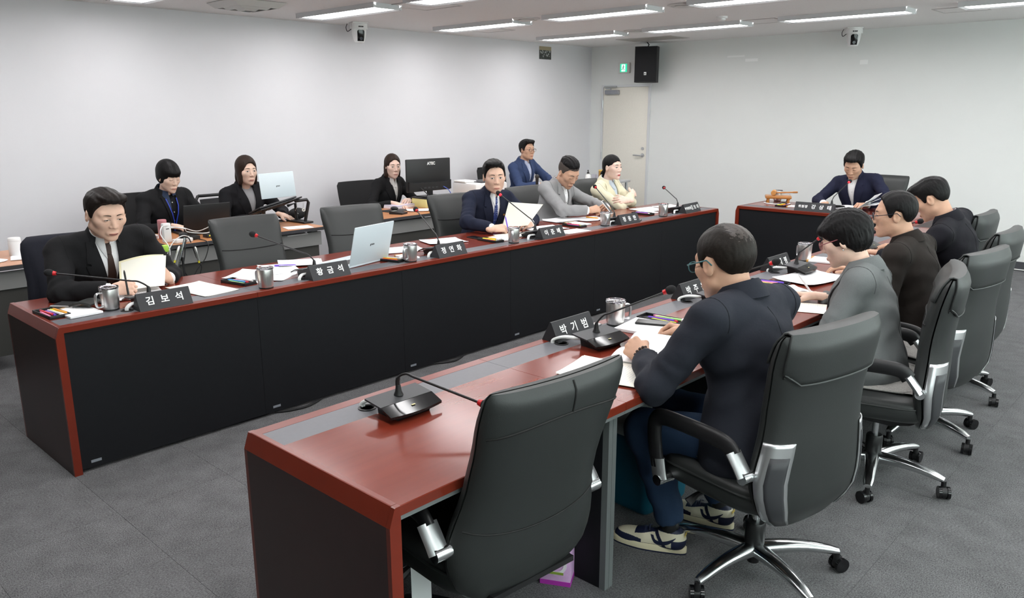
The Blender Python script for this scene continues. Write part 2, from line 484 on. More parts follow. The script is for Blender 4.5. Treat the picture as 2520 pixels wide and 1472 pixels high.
def ceiling_camera(x, y, rz, drop, label):
    """white dome camera hanging from the ceiling, its black lens facing -Y of its own frame"""
    t = empty('ceiling_camera', (x, y, ZC), rz, label, 'camera', 'ceiling cameras')
    MB().box((-0.085, -0.06, -0.012), (0.085, 0.10, 0.0), 0.004).build('mount_plate', M_WHITE, t)
    MB().loft([[Vector((0.092*math.cos(a), 0.02+0.078*math.sin(a), z)) for a in [2*PI*k/28 for k in range(28)]] for z in (-0.012, -0.030, -0.058, -0.066)]).build('base', M_WHITE, t)
    hd = MB()
    prof = []
    for k in range(13):
        z = -0.062-0.138*k/12
        f = k/12
        prof.append((0.076-0.026*f**2.2, z))
    prof.append((0.028, -0.207))
    hd.lathe(prof, 28, (0, 0.02, 0))
    hd.build('dome', M_WHITE, t)
    mb = MB()
    rows = []
    for k in range(11):
        f = k/10
        z = -0.078-0.112*f
        hw = 0.040*min(1, (f*5+.35))**.5 if f < .2 else 0.040-0.006*f
        rr = 0.0775-0.026*((z+0.062)/-0.138)**2.2
        rows.append([Vector((hw*u, 0.02-math.sqrt(max(rr*rr-(hw*u)**2, 1e-5))-0.002, z)) for u in (-1, -.5, 0, .5, 1)])
    mb.loft(rows, False, False, close=False)
    mb.build('visor', M_BLACKG, t)
    MB().cyl((0, -0.045, -0.165), (0, -0.055, -0.166), 0.017, 20).build('lens', mat('lens', (.02, .02, .03), .05), t)
    for s in (-1, 0, 1):
        MB().box((s*0.018-.007, -0.060, -0.052), (s*0.018+.007, -0.0555, -0.040)).build('sensor_slot', M_BLACKG, t, flat=True)
    MB().tube(bez([(-.07, .03, -.06), (-.11, .06, -.09), (-.12, .08, -.05), (-.10, .10, -.01)], 6), 0.004, 6).build('cable', M_DARK, t)
    return t
ceiling_camera(4.20, 3.30, math.radians(-20), 0, 'white ceiling camera with black visor above the long white wall')
ceiling_camera(8.36, -0.27, math.radians(-62), 0, 'white ceiling camera with black visor above the chairman')

# ------------------------------------------------------------------ door, loudspeaker, exit sign, photo
M_DOOR = mat('door cream paint', (0.80, 0.77, 0.69), 0.45, noise=(60, 0.03))
M_FRAME = mat('door frame', (0.66, 0.67, 0.68), 0.45)
dr = empty('door_1', (XW, 3.01, 0), 0, 'cream door with grey closer and lever handle in the far corner', 'door', kind='structure')
mb = MB()
for s in (-1, 1):
    mb.box((-0.028, s*0.425, 0.0), (0.0, s*0.392, 2.02))
mb.box((-0.028, -0.392, 1.988), (0.0, 0.392, 2.02))
mb.build('door_frame', M_FRAME, dr, flat=True)
leaf = MB().box((-0.020, -0.388, 0.006), (-0.002, 0.388, 1.984), 0.002).build('door_leaf', M_DOOR, dr)
mb = MB(); mb.cyl((-0.020, -0.330, 1.03), (-0.030, -0.330, 1.03), 0.028, 20); mb.tube([(-0.03, -0.33, 1.03), (-0.065, -0.33, 1.03), (-.07, -.32, 1.03), (-.07, -.20, 1.03)], 0.010, 10)
mb.build('lever_handle', M_SILVER, dr)
MB().cyl((-0.020, -0.330, 1.125), (-0.034, -0.330, 1.125), 0.022, 20).build('lock_cylinder', M_SILVER, dr)
MB().box((-0.075, 0.10, 1.885), (-0.020, 0.335, 1.945), 0.006).build('closer_body', mat('closer grey', (0.32, 0.33, 0.36), 0.4, metal=.4), dr)
mb = MB(); mb.tube([(-.05, .24, 1.95), (-.05, .24, 1.968), (-.06, .33, 1.97)], .008, 8); mb.tube([(-.06, .35, 1.992), (-.06, .13, 1.992)], .011, 8)
mb.build('closer_arm', M_SILVER, dr)
for z in (1.75, 1.0, 0.25):
    MB().cyl((-0.026, 0.402, z-.055), (-0.026, 0.402, z+.055), 0.010, 10).build('hinge', M_SILVER, dr)

sp = empty('loudspeaker', (XW-0.26, 2.50, 2.03), math.radians(22), 'black loudspeaker hung high on the end wall beside the door', 'loudspeaker')
M_SPK = mat('speaker cabinet', (0.014, 0.014, 0.016), 0.6, bump=(300, .3, .001))
MB().prism([(-.10, -.150), (-.10, .150), (.06, .150), (.14, .10), (.14, -.10), (.06, -.150)], 2, 0.0, 0.47).build('cabinet', M_SPK, sp)
MB().box((-0.112, -0.142, 0.012), (-0.10, 0.142, 0.458), 0.004).build('grille', mat('speaker grille', (0.010, 0.010, 0.012), 0.75, bump=(900, .6, .002)), sp)
bd = MB().box((-0.116, -0.016, 0.095), (-0.112, 0.016, 0.135)).build('badge', M_WHITEM, sp, flat=True)
lettering('JBL', 0.020, M_BLACK, bd, frame((-0.1165, 0, 0.112), (0, -1, 0), (0, 0, 1)), 0.0005)
MB().tube([(.02, 0, .47), (.03, -.01, .50), (.05, .02, ZC-2.03)], 0.008, 8).build('cable', M_BLACK, sp)
MB().box((0.13, -0.05, 0.12), (0.245, 0.05, 0.34), 0.004).build('wall_bracket', M_BLACK, sp)

ex = empty('exit_sign', (XW, 3.045, 2.25), 0, 'small square green lit exit sign above the door', 'sign')
MB().box((-0.035, -0.098, -0.072), (0.0, 0.098, 0.072), 0.006).build('housing', mat('sign housing', (.66, .66, .63), .5), ex)
pn = MB().box((-0.040, -0.058, -0.056), (-0.034, 0.058, 0.056)).build('panel', mat('exit green', (0.02, 0.5, 0.28), 0.4, emit=(0.03, 0.75, 0.42), estr=0.9), ex, flat=True)
mb = MB()
Q = lambda y, z: (-0.0415, y, z)
mb.m = 0
mb.box((-0.0425, -.030, -.048), (-0.040, .032, .048))                      # lit doorway
mb.build('doorway', mat('exit white', (.9, .95, .92), .4, emit=(.75, 1, .9), estr=1.1), pn, flat=True)
mb = MB()                                                                 # running figure
mb.box((-.0440, -.004, .026), (-.0425, .010, .040))
for a, b in (((-.002, .022), (.006, -.004)), ((.006, -.004), (-.012, -.018)), ((-.012, -.018), (-.010, -.036)), ((.006, -.004), (.018, -.020)), ((.018, -.020), (.030, -.022)), ((-.002, .020), (-.018, .010)), ((.0, .018), (.016, .006))):
    d = Vector((b[0]-a[0], b[1]-a[1])); n = Vector((-d.y, d.x)).normalized()*0.0042
    mb.prism([(a[0]+n.x, a[1]+n.y), (b[0]+n.x, b[1]+n.y), (b[0]-n.x, b[1]-n.y), (a[0]-n.x, a[1]-n.y)], 0, -.0440, -.0425)
mb.build('running_figure', mat('exit green dark', (0.0, 0.30, 0.17), 0.5), pn, flat=True)

# small unframed print on the long wall: pale band above a dark crowd
pr = empty('wall_photo', (7.595, YW-.001, 2.435), 0, 'small dark photo print stuck high on the long white wall', 'photo')
MB().box((-0.125, -0.003, -0.085), (0.125, 0.0, 0.085)).build('print', mat('print dark', (0.05, 0.055, 0.05), 0.5, noise=(40, .7)), pr, flat=True)
MB().box((-0.125, -0.0045, 0.035), (0.125, -0.003, 0.085)).build('pale_band', mat('print band', (.36, .31, .2), .5), pr, flat=True)
mb = MB(); r2 = random.Random(3)
for k in range(26):
    x, z = r2.uniform(-.11, .11), r2.uniform(-.05, .03); s = r2.uniform(.004, .009)
    mb.box((x-s, -0.0042, z-s*1.3), (x+s, -0.003, z+s*1.3))
tag(mb.build('crowd', mat('print grey', (.4, .42, .42), .5), pr, flat=True), kind='stuff')
M_TAPE = mat('tape residue', (0.86, 0.87, 0.86), 0.35)
for (y, z, w, h, lab) in [(1.10, 2.28, .17, .035, 'faint strip of tape residue on the end wall right of the speaker'), (-0.30, 2.20, .09, .05, 'small paper label on the end wall below the ceiling camera'), (1.32, 2.335, .24, .02, 'faint upper strip of tape residue right of the speaker'), (-2.05, 2.25, .07, .05, 'small tape patch high on the end wall at the right')]:
    MB().box((-0.0015, -w/2, -h/2), (0, w/2, h/2)).build('tape_strip', M_TAPE, None, lab, 'tape', loc=(XW, y, z), flat=True)

# ------------------------------------------------------------------ long desks
def desk_unit(x, y, rz, width, label, group, left=False, right=False, depth=UD, cat='desk', gx=.36):
    """front face on local y=0 looking to -Y, depth towards +Y, local x from 0 to width"""
    t = empty('conference_desk', (x, y, 0), rz, label, cat, group)
    a = 0.036 if left else 0.0008
    b = width-(0.036 if right else 0.0008)
    e = 0.004
    zt = H-0.028
    mb = MB()
    mb.loft([[Vector(p) for p in ((a, 0.168, z), (b, 0.168, z), (b, depth-i, z), (a, depth-i, z))] for z, i in ((zt, 0), (H-.002, 0), (H, .002))])
    mb.build('desk_top', M_CHERRY, t, flat=True)
    mb = MB()
    mb.loft([[Vector(p) for p in ((a, i, z), (b, i, z), (b, 0.046, z), (a, 0.046, z))] for z, i in ((zt, 0), (H-.002, 0), (H, .002))])
    mb.build('front_edge', M_CHERRYE, t, flat=True)
    MB().box((a, 0.0465, zt), (b, 0.1675, H-.0004)).build('inlay_strip', M_STRIP, t, flat=True)
    MB().box((a, depth-.02, zt-.014), (b, depth-.004, zt)).build('under_rail', M_GREYM, t, flat=True)
    MB().box((a, 0.012, 0.018), (b, 0.030, zt-.012)).build('front_panel', M_SLATE, t, flat=True)
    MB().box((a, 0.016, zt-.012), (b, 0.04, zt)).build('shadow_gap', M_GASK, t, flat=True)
    MB().box((a+.045, 0.0105, 0.040), (a+.092, 0.012, 0.053)).build('badge', mat('badge', (.33, .36, .40), .4, metal=.4), t, flat=True)
    for s, c in ((left, a), (right, b-.022)):
        MB().box((c, 0.06, 0.0), (c+.022, depth-.075, zt-.014)).build('leg_panel', M_SLATE, t, flat=True)
        MB().box((c, depth-.075, 0.0), (c+.022, depth-.05, zt-.014)).build('leg_edge', M_GREYM, t, flat=True)
    for s, x0, x1, o in ((left, 0.0, 0.0355, 1), (right, width, width-.0355, -1)):
        if s:
            pr = [(x0, 0.0), (x0, H-.050), (x0+o*.017, H-.001), (x0+o*.020, H+.0005), (x1, H+.0005), (x1, 0)]
            ep = MB()
            ep.prism([(px, pz) for px, pz in pr], 1, 0.014, depth-.014)
            ep.build('end_panel', M_ENDP, t, flat=True)
            for ya, yb in ((-0.002, 0.0138), (depth-.0138, depth+.002)):
                MB().prism(pr, 1, ya, yb).build('edge_band', M_CHERRYE, t, flat=True)
            MB().prism([(x0-o*.0006, H-.050), (x0+o*.0168, H+.0003), (x0+o*.020, H+.0012), (x1, H+.0012), (x1, H-.002), (x0+o*.019, H-.004), (x0+o*.004, H-.050)], 1, .0142, depth-.0142).build('bevel_band', M_CHERRYE, t, flat=True)
    # cable grommet
    MB().lathe([(0.030, 0.0), (0.030, 0.003), (0.024, 0.004), (0.021, 0.001), (0.020, -0.004), (0.004, -0.005)], 24, (width*gx, 0.105, H-.0004)).build('grommet', M_BLACK, t)
    return t
NTH = ['first', 'second', 'third', 'fourth', 'fifth', 'sixth']
for i in range(6):
    desk_unit(i*UW, 0, 0, UW, 'dark cherry desk, %s from the near end of the long far row' % NTH[i], 'desks of the far row', i == 0, i == 5)
for i in range(6):
    desk_unit(T2X+(i+1)*UW, T2Y, PI, UW, 'dark cherry desk, %s from the near end of the row by the camera' % NTH[i], 'desks of the near row', i == 5, i == 0, gx=.617)
desk_unit(T3X, T3Y0, -PI/2, (T3Y0-T3Y1), 'wide cherry desk of the chairman across the far end', None, True, True)
# ------------------------------------------------------------------ leather conference chair (local: faces +Y, stands on z=0)
def lerp_tab(tab, t):
    """smooth (monotone-slope) interpolation through a table"""
    n = len(tab)
    if t <= tab[0][0]: return tab[0][1]
    if t >= tab[-1][0]: return tab[-1][1]
    sl = [(tab[i+1][1]-tab[i][1])/(tab[i+1][0]-tab[i][0]) for i in range(n-1)]
    m = [sl[0]]+[(0 if sl[i-1]*sl[i] <= 0 else 2*sl[i-1]*sl[i]/(sl[i-1]+sl[i])) for i in range(1, n-1)]+[sl[-1]]
    for i in range(n-1):
        if t <= tab[i+1][0]:
            h = tab[i+1][0]-tab[i][0]; u = (t-tab[i][0])/h
            return (2*u**3-3*u*u+1)*tab[i][1]+(u**3-2*u*u+u)*h*m[i]+(-2*u**3+3*u*u)*tab[i+1][1]+(u**3-u*u)*h*m[i+1]
BACK_W = [(0.32, .150), (0.36, .215), (0.43, .262), (0.50, .276), (0.60, .255), (0.70, .238), (0.80, .240), (0.93, .252), (0.985, .250), (1.0, .240)]
BACK_YR = [(0.32, -.165), (0.42, -.190), (0.55, -.195), (0.70, -.230), (0.85, -.282), (1.0, -.335)]
BACK_YU = [(0.32, -.190), (0.42, -.212), (0.55, -.205), (0.70, -.205), (0.85, -.222), (1.0, -.255)]
BACK_Y = BACK_YU
BACK_T = [(0.32, .025), (0.40, .050), (0.6, .064), (0.85, .060), (0.96, .048), (1.0, .020)]
def back_pt(z, s, side, off=0.0):
    """point on the backrest surface; s in [-1,1] across, side +1 front -1 rear"""
    w = lerp_tab(BACK_W, z)+off; t = lerp_tab(BACK_T, z)+off; y = lerp_tab(BACK_Y, z)
    e = (1-abs(s)**5)**(1/2.2)
    x = w*s
    return Vector((x, y+side*t*e+0.42*x*x, z))
def make_chair(flap=True):
    global BACK_Y
    BACK_Y = BACK_YU if flap else BACK_YR
    t = empty('conference_chair')
    S = [math.copysign(1-(1-abs(u))**1.7, u) for u in [-1+2*k/22 for k in range(23)]]
    Z = [0.32, .325, .335, .35, .37, .40, .44, .48, .52, .56, .60, .65, .70, .75, .80, .84, .88, .92, .95, .97, .985, .994, 1.0]
    def half(side, name, dz=0.0):
        mb = MB()
        rings = []
        for z in Z:
            ring = [back_pt(z, s, side)+Vector((0, -side*0.0 if abs(s) < .999 else 0, 0)) for s in S]
            mid = [Vector((p.x*.985, back_pt(z, s, 0).y+side*.003, z)) for s, p in zip(S[::-1], ring[::-1])]
            for p in ring:
                m = lerp_tab(BACK_Y, p.z)+0.42*p.x*p.x
                if side*(p.y-m) < .003: p.y = m+side*.003
            rr = ring+mid
            rings.append(rr if side < 0 else rr[::-1])
        mb.loft(rings, True, True)
        return mb.build(name, M_LEATHER, t, ang=60)
    half(-1, 'back_shell'); cu = half(1, 'back_cushion')
    # stitched lumbar crease on the cushion
    mb = MB()
    mb.tube([back_pt(0.80-0.012*(1-s*s), s*.9, 1)+Vector((0, .001, 0)) for s in [-1+k/12 for k in range(25)]], 0.0035, 6)
    mb.build('crease', M_GASK, cu)
    if flap:
        def wrap(z0, name, off):
            mb = MB()
            rows = []
            zr = [z0+(0.997-z0)*k/8 for k in range(9)]
            seq = [(z, -1) for z in zr]+[(1.002, -1), (1.004, 0), (1.002, 1)]+[(z, 1) for z in zr[::-1] if z > 0.90]
            for i, (z, sd) in enumerate(seq):
                row = []
                for s in S:
                    se = s*(0.955 if abs(s) < 1 else .955)
                    zz = z
                    if i == 0: zz = z+0.035*max(0, abs(s)-.82)/.18
                    p = back_pt(min(zz, 1.0), se, sd, off)
                    if zz > 1.0: p.z = zz+off
                    row.append(p)
                rows.append(row)
            n = len(S)
            mb.loft(rows, False, False, close=False)
            o = mb.build(name, M_LEATHER, t, ang=70)
            md = o.modifiers.new('solid', 'SOLIDIFY'); md.thickness = 0.007; md.offset = 1
            return o, rows
        o, rows = wrap(0.845, 'headrest_flap', 0.002)
        mb = MB(); mb.tube([p+Vector((0, -.006, 0)) for p in rows[0]], 0.004, 6); mb.build('piping', M_LEATHER, o)
    else:
        mb = MB(); mb.tube([back_pt(0.905-0.03*s*s, s*.97, -1)+Vector((0, -.001, 0)) for s in [-1+k/12 for k in range(25)]], 0.0035, 6)
        mb.build('upper_seam', M_GASK, t)
        mb = MB(); mb.tube([back_pt(z, 0, -1)+Vector((0, -.0005, 0)) for z in (.905, .93, .95, .97, .985, .994)], 0.003, 6)
        mb.build('centre_seam', M_GASK, t)
        mb = MB(); mb.tube([back_pt(0.555+0.035*s*s, s*.97, -1)+Vector((0, -.001, 0)) for s in [-1+k/12 for k in range(25)]], 0.003, 6)
        mb.build('lower_seam', M_GASK, t)
    # seat
    def ring(z, sc, n=40):
        r = []
        for k in range(n):
            a = 2*PI*k/n; c, s_ = math.cos(a), math.sin(a)
            x = .262*sc*math.copysign(abs(c)**.45, c); y = .03+.255*sc*math.copysign(abs(s_)**.45, s_)
            r.append(Vector((x, y, z-(.022*max(0, (y-.12)/.16)**2)+.035*max(0, -(y)/.23)*0)))
        return r
    seat = MB().loft([ring(z, s) for z, s in ((.365, .86), (.368, .93), (.380, .985), (.400, 1.0), (.425, 1.0), (.447, .985), (.458, .95), (.463, .88), (.466, .6), (.466, .25))]).build('seat_cushion', M_LEATHER, t, ang=60)
    MB().tube([p+Vector((p.x*.012, (p.y-.03)*.012, 0)) for p in ring(.436, 1.0)+ring(.436, 1.0)[:1]], .004, 6).build('piping', M_LEATHER, seat)
    # side plates by the lower back
    for s in (-1, 1):
        if flap:
            zz = [.335, .37, .41, .46, .51, .56, .60, .63, .645]
            ss = [.66, .72, .80, .88, .95, .985, 1.0]
            def band(s0, s1, z1, off):
                zs_ = [z for z in zz if z <= z1]
                rows = [[back_pt(z, s*(s0+(s1-s0)*k/6), -1, off) for k in range(7)] for z in zs_]
                return rows if s < 0 else [r[::-1] for r in rows]
            mb = MB(); mb.loft(band(.70, .998, .645, .004), False, False, close=False)
            pl = mb.build('side_plate', M_SILVER, t, ang=60)
            md = pl.modifiers.new('solid', 'SOLIDIFY'); md.thickness = .005; md.offset = 0
            mb = MB(); mb.loft(band(.745, .945, .60, .0075), False, False, close=False)
            iv = mb.build('plate_inlay', M_DARK, pl, ang=60)
            md = iv.modifiers.new('solid', 'SOLIDIFY'); md.thickness = .003; md.offset = 0
        # armrest loop
        X = s*.300
        path = bez([(X, .212, .425), (X, .228, .49), (X, .236, .560), (X, .228, .597), (X, .195, .617), (X, .10, .622), (X, -.03, .622), (X, -.090, .613), (X, -.118, .588)], 5)
        arm = MB().tube(path, .027, 12, flat=(1.15, .60)).build('armrest', M_BLACK, t, ang=60)
        MB().tube([(X, .216, .455), (X, .205, .40), (X, .198, .378)], .027, 10, flat=(1.2, .6)).build('front_bracket', M_SILVER, arm)
        MB().cyl((X+s*.018, .198, .378), (s*.245, .198, .378), .020, 14).build('front_pivot', M_CHROME, arm)
        MB().tube([(X, -.114, .598), (X, -.150, .552), (X, -.165, .53)], .027, 10, flat=(1.2, .6)).build('rear_bracket', M_SILVER, arm)
        MB().cyl((X+s*.018, -.166, .528), (s*.235, -.166, .528), .020, 14).build('rear_pivot', M_CHROME, arm)
    # mechanism, column, lever
    mb = MB(); mb.prism([(-.20, .335), (-.16, .365), (.16, .365), (.19, .345), (.06, .295), (-.06, .285), (-.14, .30)], 0, -.075, .075)
    mb.build('tilt_mechanism', M_BLACK, t, ang=20)
    MB().tube([(-.06, .10, .335), (-.20, .11, .325), (-.235, .12, .30)], [.010, .010, .017], 8).build('lever', M_BLACK, t)
    MB().box((-.16, -.22, .345), (.16, -.16, .362)).build('back_bracket', M_BLACK, t)
    MB().cyl((0, 0, .19), (0, 0, .29), .014, 16).build('gas_lift', M_CHROME, t)
    MB().lathe([(.033, .105), (.036, .11), (.036, .200), (.032, .207), (.014, .208)], 20).build('column_sleeve', M_BLACK, t)
    MB().lathe([(.022, .045), (.022, .09)], 16).build('column_end', M_BLACK, t)
    MB().lathe([(.030, .078), (.046, .085), (.048, .108), (.040, .118), (.020, .12)], 20).build('base_hub', M_CHROME, t)
    for k in range(5):
        a = PI/2+2*PI*k/5+.35
        d = Vector((math.cos(a), math.sin(a), 0)); n = Vector((-d.y, d.x, 0))
        rows = []
        for f in [i/9 for i in range(10)]:
            r = .025+.290*f
            zc = .102+.012*math.sin(f*PI*.7)-.030*f**2.2
            hw = .034-.013*f; hh = .031-.014*f
            if f == 1: hw *= .8; hh *= .8
            rows.append([d*r+n*(hw*math.cos(q))+Vector((0, 0, zc+hh*math.sin(q)*(.8 if math.sin(q) > 0 else 1.0))) for q in [2*PI*j/12 for j in range(12)]])
        MB().loft([r[::-1] for r in rows]).build('base_leg', M_CHROME, t, ang=60)
        c = d*.312
        tw = a+1.1+k*1.3
        wdir = Vector((math.cos(tw), math.sin(tw), 0))
        cc = c+Vector((-wdir.y, wdir.x, 0))*.012
        cs = MB()
        cs.cyl(c+Vector((0, 0, .045)), c+Vector((0, 0, .078)), .011, 10)
        rows = []
        for q in [PI*j/8 for j in range(9)]:
            pass
        hood = [cc+wdir*(-.013)+Vector((0, 0, 0))]
        cs.cyl(cc-wdir*.010+Vector((0, 0, .029)), cc+wdir*.010+Vector((0, 0, .029)), .024, 18)
        co = cs.build('caster', M_BLACK, t)
        for q in (-1, 1):
            MB().cyl(cc+wdir*(q*.0115)+Vector((0, 0, .0275)), cc+wdir*(q*.024)+Vector((0, 0, .0275)), .0275, 20).build('wheel', M_BLACKG, co)
    return t
CH_FLAP = make_chair(True)
CH_PLAIN = make_chair(False)
USED = set()
def place_chair(proto, x, y, face, label, dz=0.0, sz=1.0):
    """face: direction the sitter looks, degrees in the world"""
    o = proto if proto.name not in USED else copy_tree(proto)
    USED.add(proto.name)
    o.location = (x, y, dz)
    o.scale = (1, 1, sz)
    o.rotation_euler = (0, 0, math.radians(face-90))
    return tag(o, label, 'chair', 'black leather conference chairs')
# far row (sitters look to -y)
place_chair(CH_PLAIN, 0.455, -2.265, 85, 'empty black leather chair closest to the camera, back turned')
place_chair(CH_FLAP, 1.43, -2.685, 78, 'black leather chair under the man in navy jacket and sneakers')
place_chair(CH_FLAP, 2.55, -2.72, 104, 'black leather chair under the woman in the grey blazer')
place_chair(CH_FLAP, 3.25, -2.70, 82, 'black leather chair behind the man in the brown jacket')
place_chair(CH_FLAP, 4.04, -2.62, 89, 'black leather chair behind the black-haired man bowing over his desk')
place_chair(CH_FLAP, 4.81, -2.33, 90, 'empty black leather chair farthest along the near desk row')
place_chair(CH_PLAIN, 0.50, 1.03, -97, 'black leather chair draped with a dark coat behind the reading man', sz=.93)
place_chair(CH_PLAIN, 1.57, 0.87, -92, 'empty black leather chair second from the near end of the far row', sz=.965)
place_chair(CH_PLAIN, 2.41, 0.87, -100, 'empty black leather chair behind the open white laptop', sz=.965)
place_chair(CH_PLAIN, 3.52, .93, -95, 'black leather chair behind the man with the blue tie', sz=.965)
place_chair(CH_PLAIN, 4.48, .93, -90, 'black leather chair behind the man in the light grey blazer', sz=.965)
place_chair(CH_PLAIN, 5.46, .98, -90, 'black leather chair behind the woman in the cream blazer', sz=.965)
place_chair(CH_PLAIN, 7.36, -0.98, 180, 'black leather chair behind the chairman at the far desk')
# ------------------------------------------------------------------ implicit surfaces for people
f32 = np.float32
def A(*v): return np.array(v, f32)
def smin(a, b, k):
    h = np.clip(0.5+0.5*(b-a)/k, 0, 1)
    return b+(a-b)*h-k*h*(1-h)
def smax(a, b, k): return -smin(-a, -b, k)
def rcone(p, a, b, r1, r2):
    a = np.asarray(a, f32); b = np.asarray(b, f32)
    ba = b-a
    t = np.clip((p-a) @ ba/max(float(ba @ ba), 1e-9), 0, 1)
    d = p-a-t[:, None]*ba
    return np.sqrt(np.einsum('ij,ij->i', d, d))-(r1+(r2-r1)*t)
def ell(p, c, r):
    r = np.asarray(r, f32)
    q = (p-np.asarray(c, f32))/r
    k0 = np.sqrt(np.einsum('ij,ij->i', q, q))+1e-6
    q = q/r
    k1 = np.sqrt(np.einsum('ij,ij->i', q, q))+1e-6
    return k0*(k0-1)/k1
def nets(f, lo, hi, h):
    """surface nets of f(points)=0 -> verts, quads"""
    lo = np.asarray(lo, f32); hi = np.asarray(hi, f32)
    n = np.maximum(np.ceil((hi-lo)/h).astype(int)+1, 3)
    ax = [lo[i]+h*np.arange(n[i], dtype=f32) for i in range(3)]
    G = np.stack(np.meshgrid(*ax, indexing='ij'), -1).reshape(-1, 3)
    v = np.concatenate([f(G[i:i+60000]) for i in range(0, len(G), 60000)]).reshape(n)
    s = v < 0
    cn = n-1
    acc = np.zeros((int(np.prod(cn)), 3)); cnt = np.zeros(int(np.prod(cn)), int)
    quads = []
    for a in range(3):
        b, c = (a+1) % 3, (a+2) % 3
        sl0 = [slice(None)]*3; sl1 = [slice(None)]*3
        sl0[a] = slice(0, -1); sl1[a] = slice(1, None)
        x = s[tuple(sl0)] != s[tuple(sl1)]
        e = np.argwhere(x)
        if not len(e): continue
        v0 = v[tuple(sl0)][x]; v1 = v[tuple(sl1)][x]; ins = s[tuple(sl0)][x]
        pt = e.astype(float); pt[:, a] += v0/(v0-v1)
        ids = []; ok = np.ones(len(e), bool)
        for ob, oc in ((-1, -1), (0, -1), (0, 0), (-1, 0)):
            q = e.copy(); q[:, b] += ob; q[:, c] += oc
            good = (q >= 0).all(1) & (q < cn).all(1)
            ok &= good
            qi = np.where(good, (q[:, 0]*cn[1]+q[:, 1])*cn[2]+q[:, 2], 0)
            np.add.at(acc, qi[good], pt[good]); np.add.at(cnt, qi[good], 1)
            ids.append(qi)
        Q = np.stack(ids, 1)
        Q[~ins] = Q[~ins][:, ::-1]
        quads.append(Q[ok])
    used = cnt > 0
    idx = np.cumsum(used)-1
    V = lo+h*(acc[used]/cnt[used][:, None])
    Fq = idx[np.concatenate(quads)] if quads else np.zeros((0, 4), int)
    return V.astype(float), Fq
def np_mesh(name, parts, mats):
    """parts: list of (verts, quads, material index)"""
    vs = []; fs = []; mi = []; k = 0
    for V, Q, m in parts:
        vs.append(V); fs.append(Q+k); mi += [m]*len(Q); k += len(V)
    me = bpy.data.meshes.new(name)
    V = np.concatenate(vs); Q = np.concatenate(fs)
    me.from_pydata(V.tolist(), [], Q.tolist())
    for m in (mats if isinstance(mats, (list, tuple)) else [mats]): me.materials.append(m)
    if any(mi): me.polygons.foreach_set('material_index', mi)
    me.polygons.foreach_set('use_smooth', [True]*len(me.polygons))
    me.update()
    return me
def np_obj(name, parts, mats, parent):
    o = bpy.data.objects.new(name, np_mesh(name, parts, mats))
    return link(o, parent)
def trace(f, P, d, n=45):
    P = np.array(P, f32); d = np.asarray(d, f32)
    for _ in range(n):
        P = P+d*(np.clip(f(P), -0.03, 0.05)*0.8)[:, None]
    return P

# ---- head, in its own frame: x right, y forward, z up, origin between the ears
def head_sdf(p, w=1.0, jaw=1.0):
    p = p*A(1/w, 1, 1)
    m = np.abs(p[:, 0])
    q = p.copy(); q[:, 0] = m                                    # mirrored copy
    d = ell(p, (0, -.018, .030), (.077, .095, .086))
    d = smin(d, ell(p, (0, .020, -.028), (.066, .068, .086)), .03)
    d = smin(d, rcone(q, (.047*jaw, .0, -.064), (.008, .058, -.098), .021, .019), .03)
    d = smin(d, ell(q, (.040, .050, -.018), (.026, .026, .024)), .02)
    d = smin(d, rcone(q, (0, .073, .024), (.040, .062, .026), .013, .012), .016)
    sock = ell(q, (.031, .100, .002), (.018, .019, .010))
    d = smax(d, -sock, .010)
    d = smin(d, ell(q, (.031, .0715, .002), (.0150, .0140, .0125)), .004)
    d = smin(d, rcone(p, (0, .080, .010), (0, .0985, -.031), .0068, .0108), .012)
    d = smin(d, ell(q, (.0115, .0905, -.0355), (.0082, .0100, .0070)), .006)
    d = smin(d, ell(p, (0, .078, -.072), (.026, .014, .015)), .012)
    d = smin(d, ell(p, (0, .0895, -.0685), (.018, .0062, .0046)), .003)
    d = smin(d, ell(p, (0, .0885, -.0770), (.0155, .0068, .0052)), .003)
    d = smin(d, ell(p, (0, .072, -.104), (.019*jaw, .015, .015)), .016)
    e = ell(q @ np.array([[.96, .28, 0], [-.28, .96, 0], [0, 0, 1]], f32), (.078, .012, -.008), (.0085, .019, .031))
    e = smax(e, -ell(q, (.090, -.006, -.004), (.009, .011, .019)), .004)
    return smin(d, e, .006)
HANDS = {}
CURL = {'rest': ([18, 22, 24, 28], [28, 30, 32, 34], [18]*4, 25), 'flat': ([6, 7, 8, 9], [10, 12, 14, 16], [6]*4, 35),
        'grip': ([48, 52, 56, 60], [58, 62, 66, 68], [35]*4, 5), 'fist': ([74, 78, 82, 85], [92, 94, 96, 96], [55]*4, 0), 'pinch': ([50, 54, 58, 62], [30, 34, 40, 46], [14]*4, 0)}
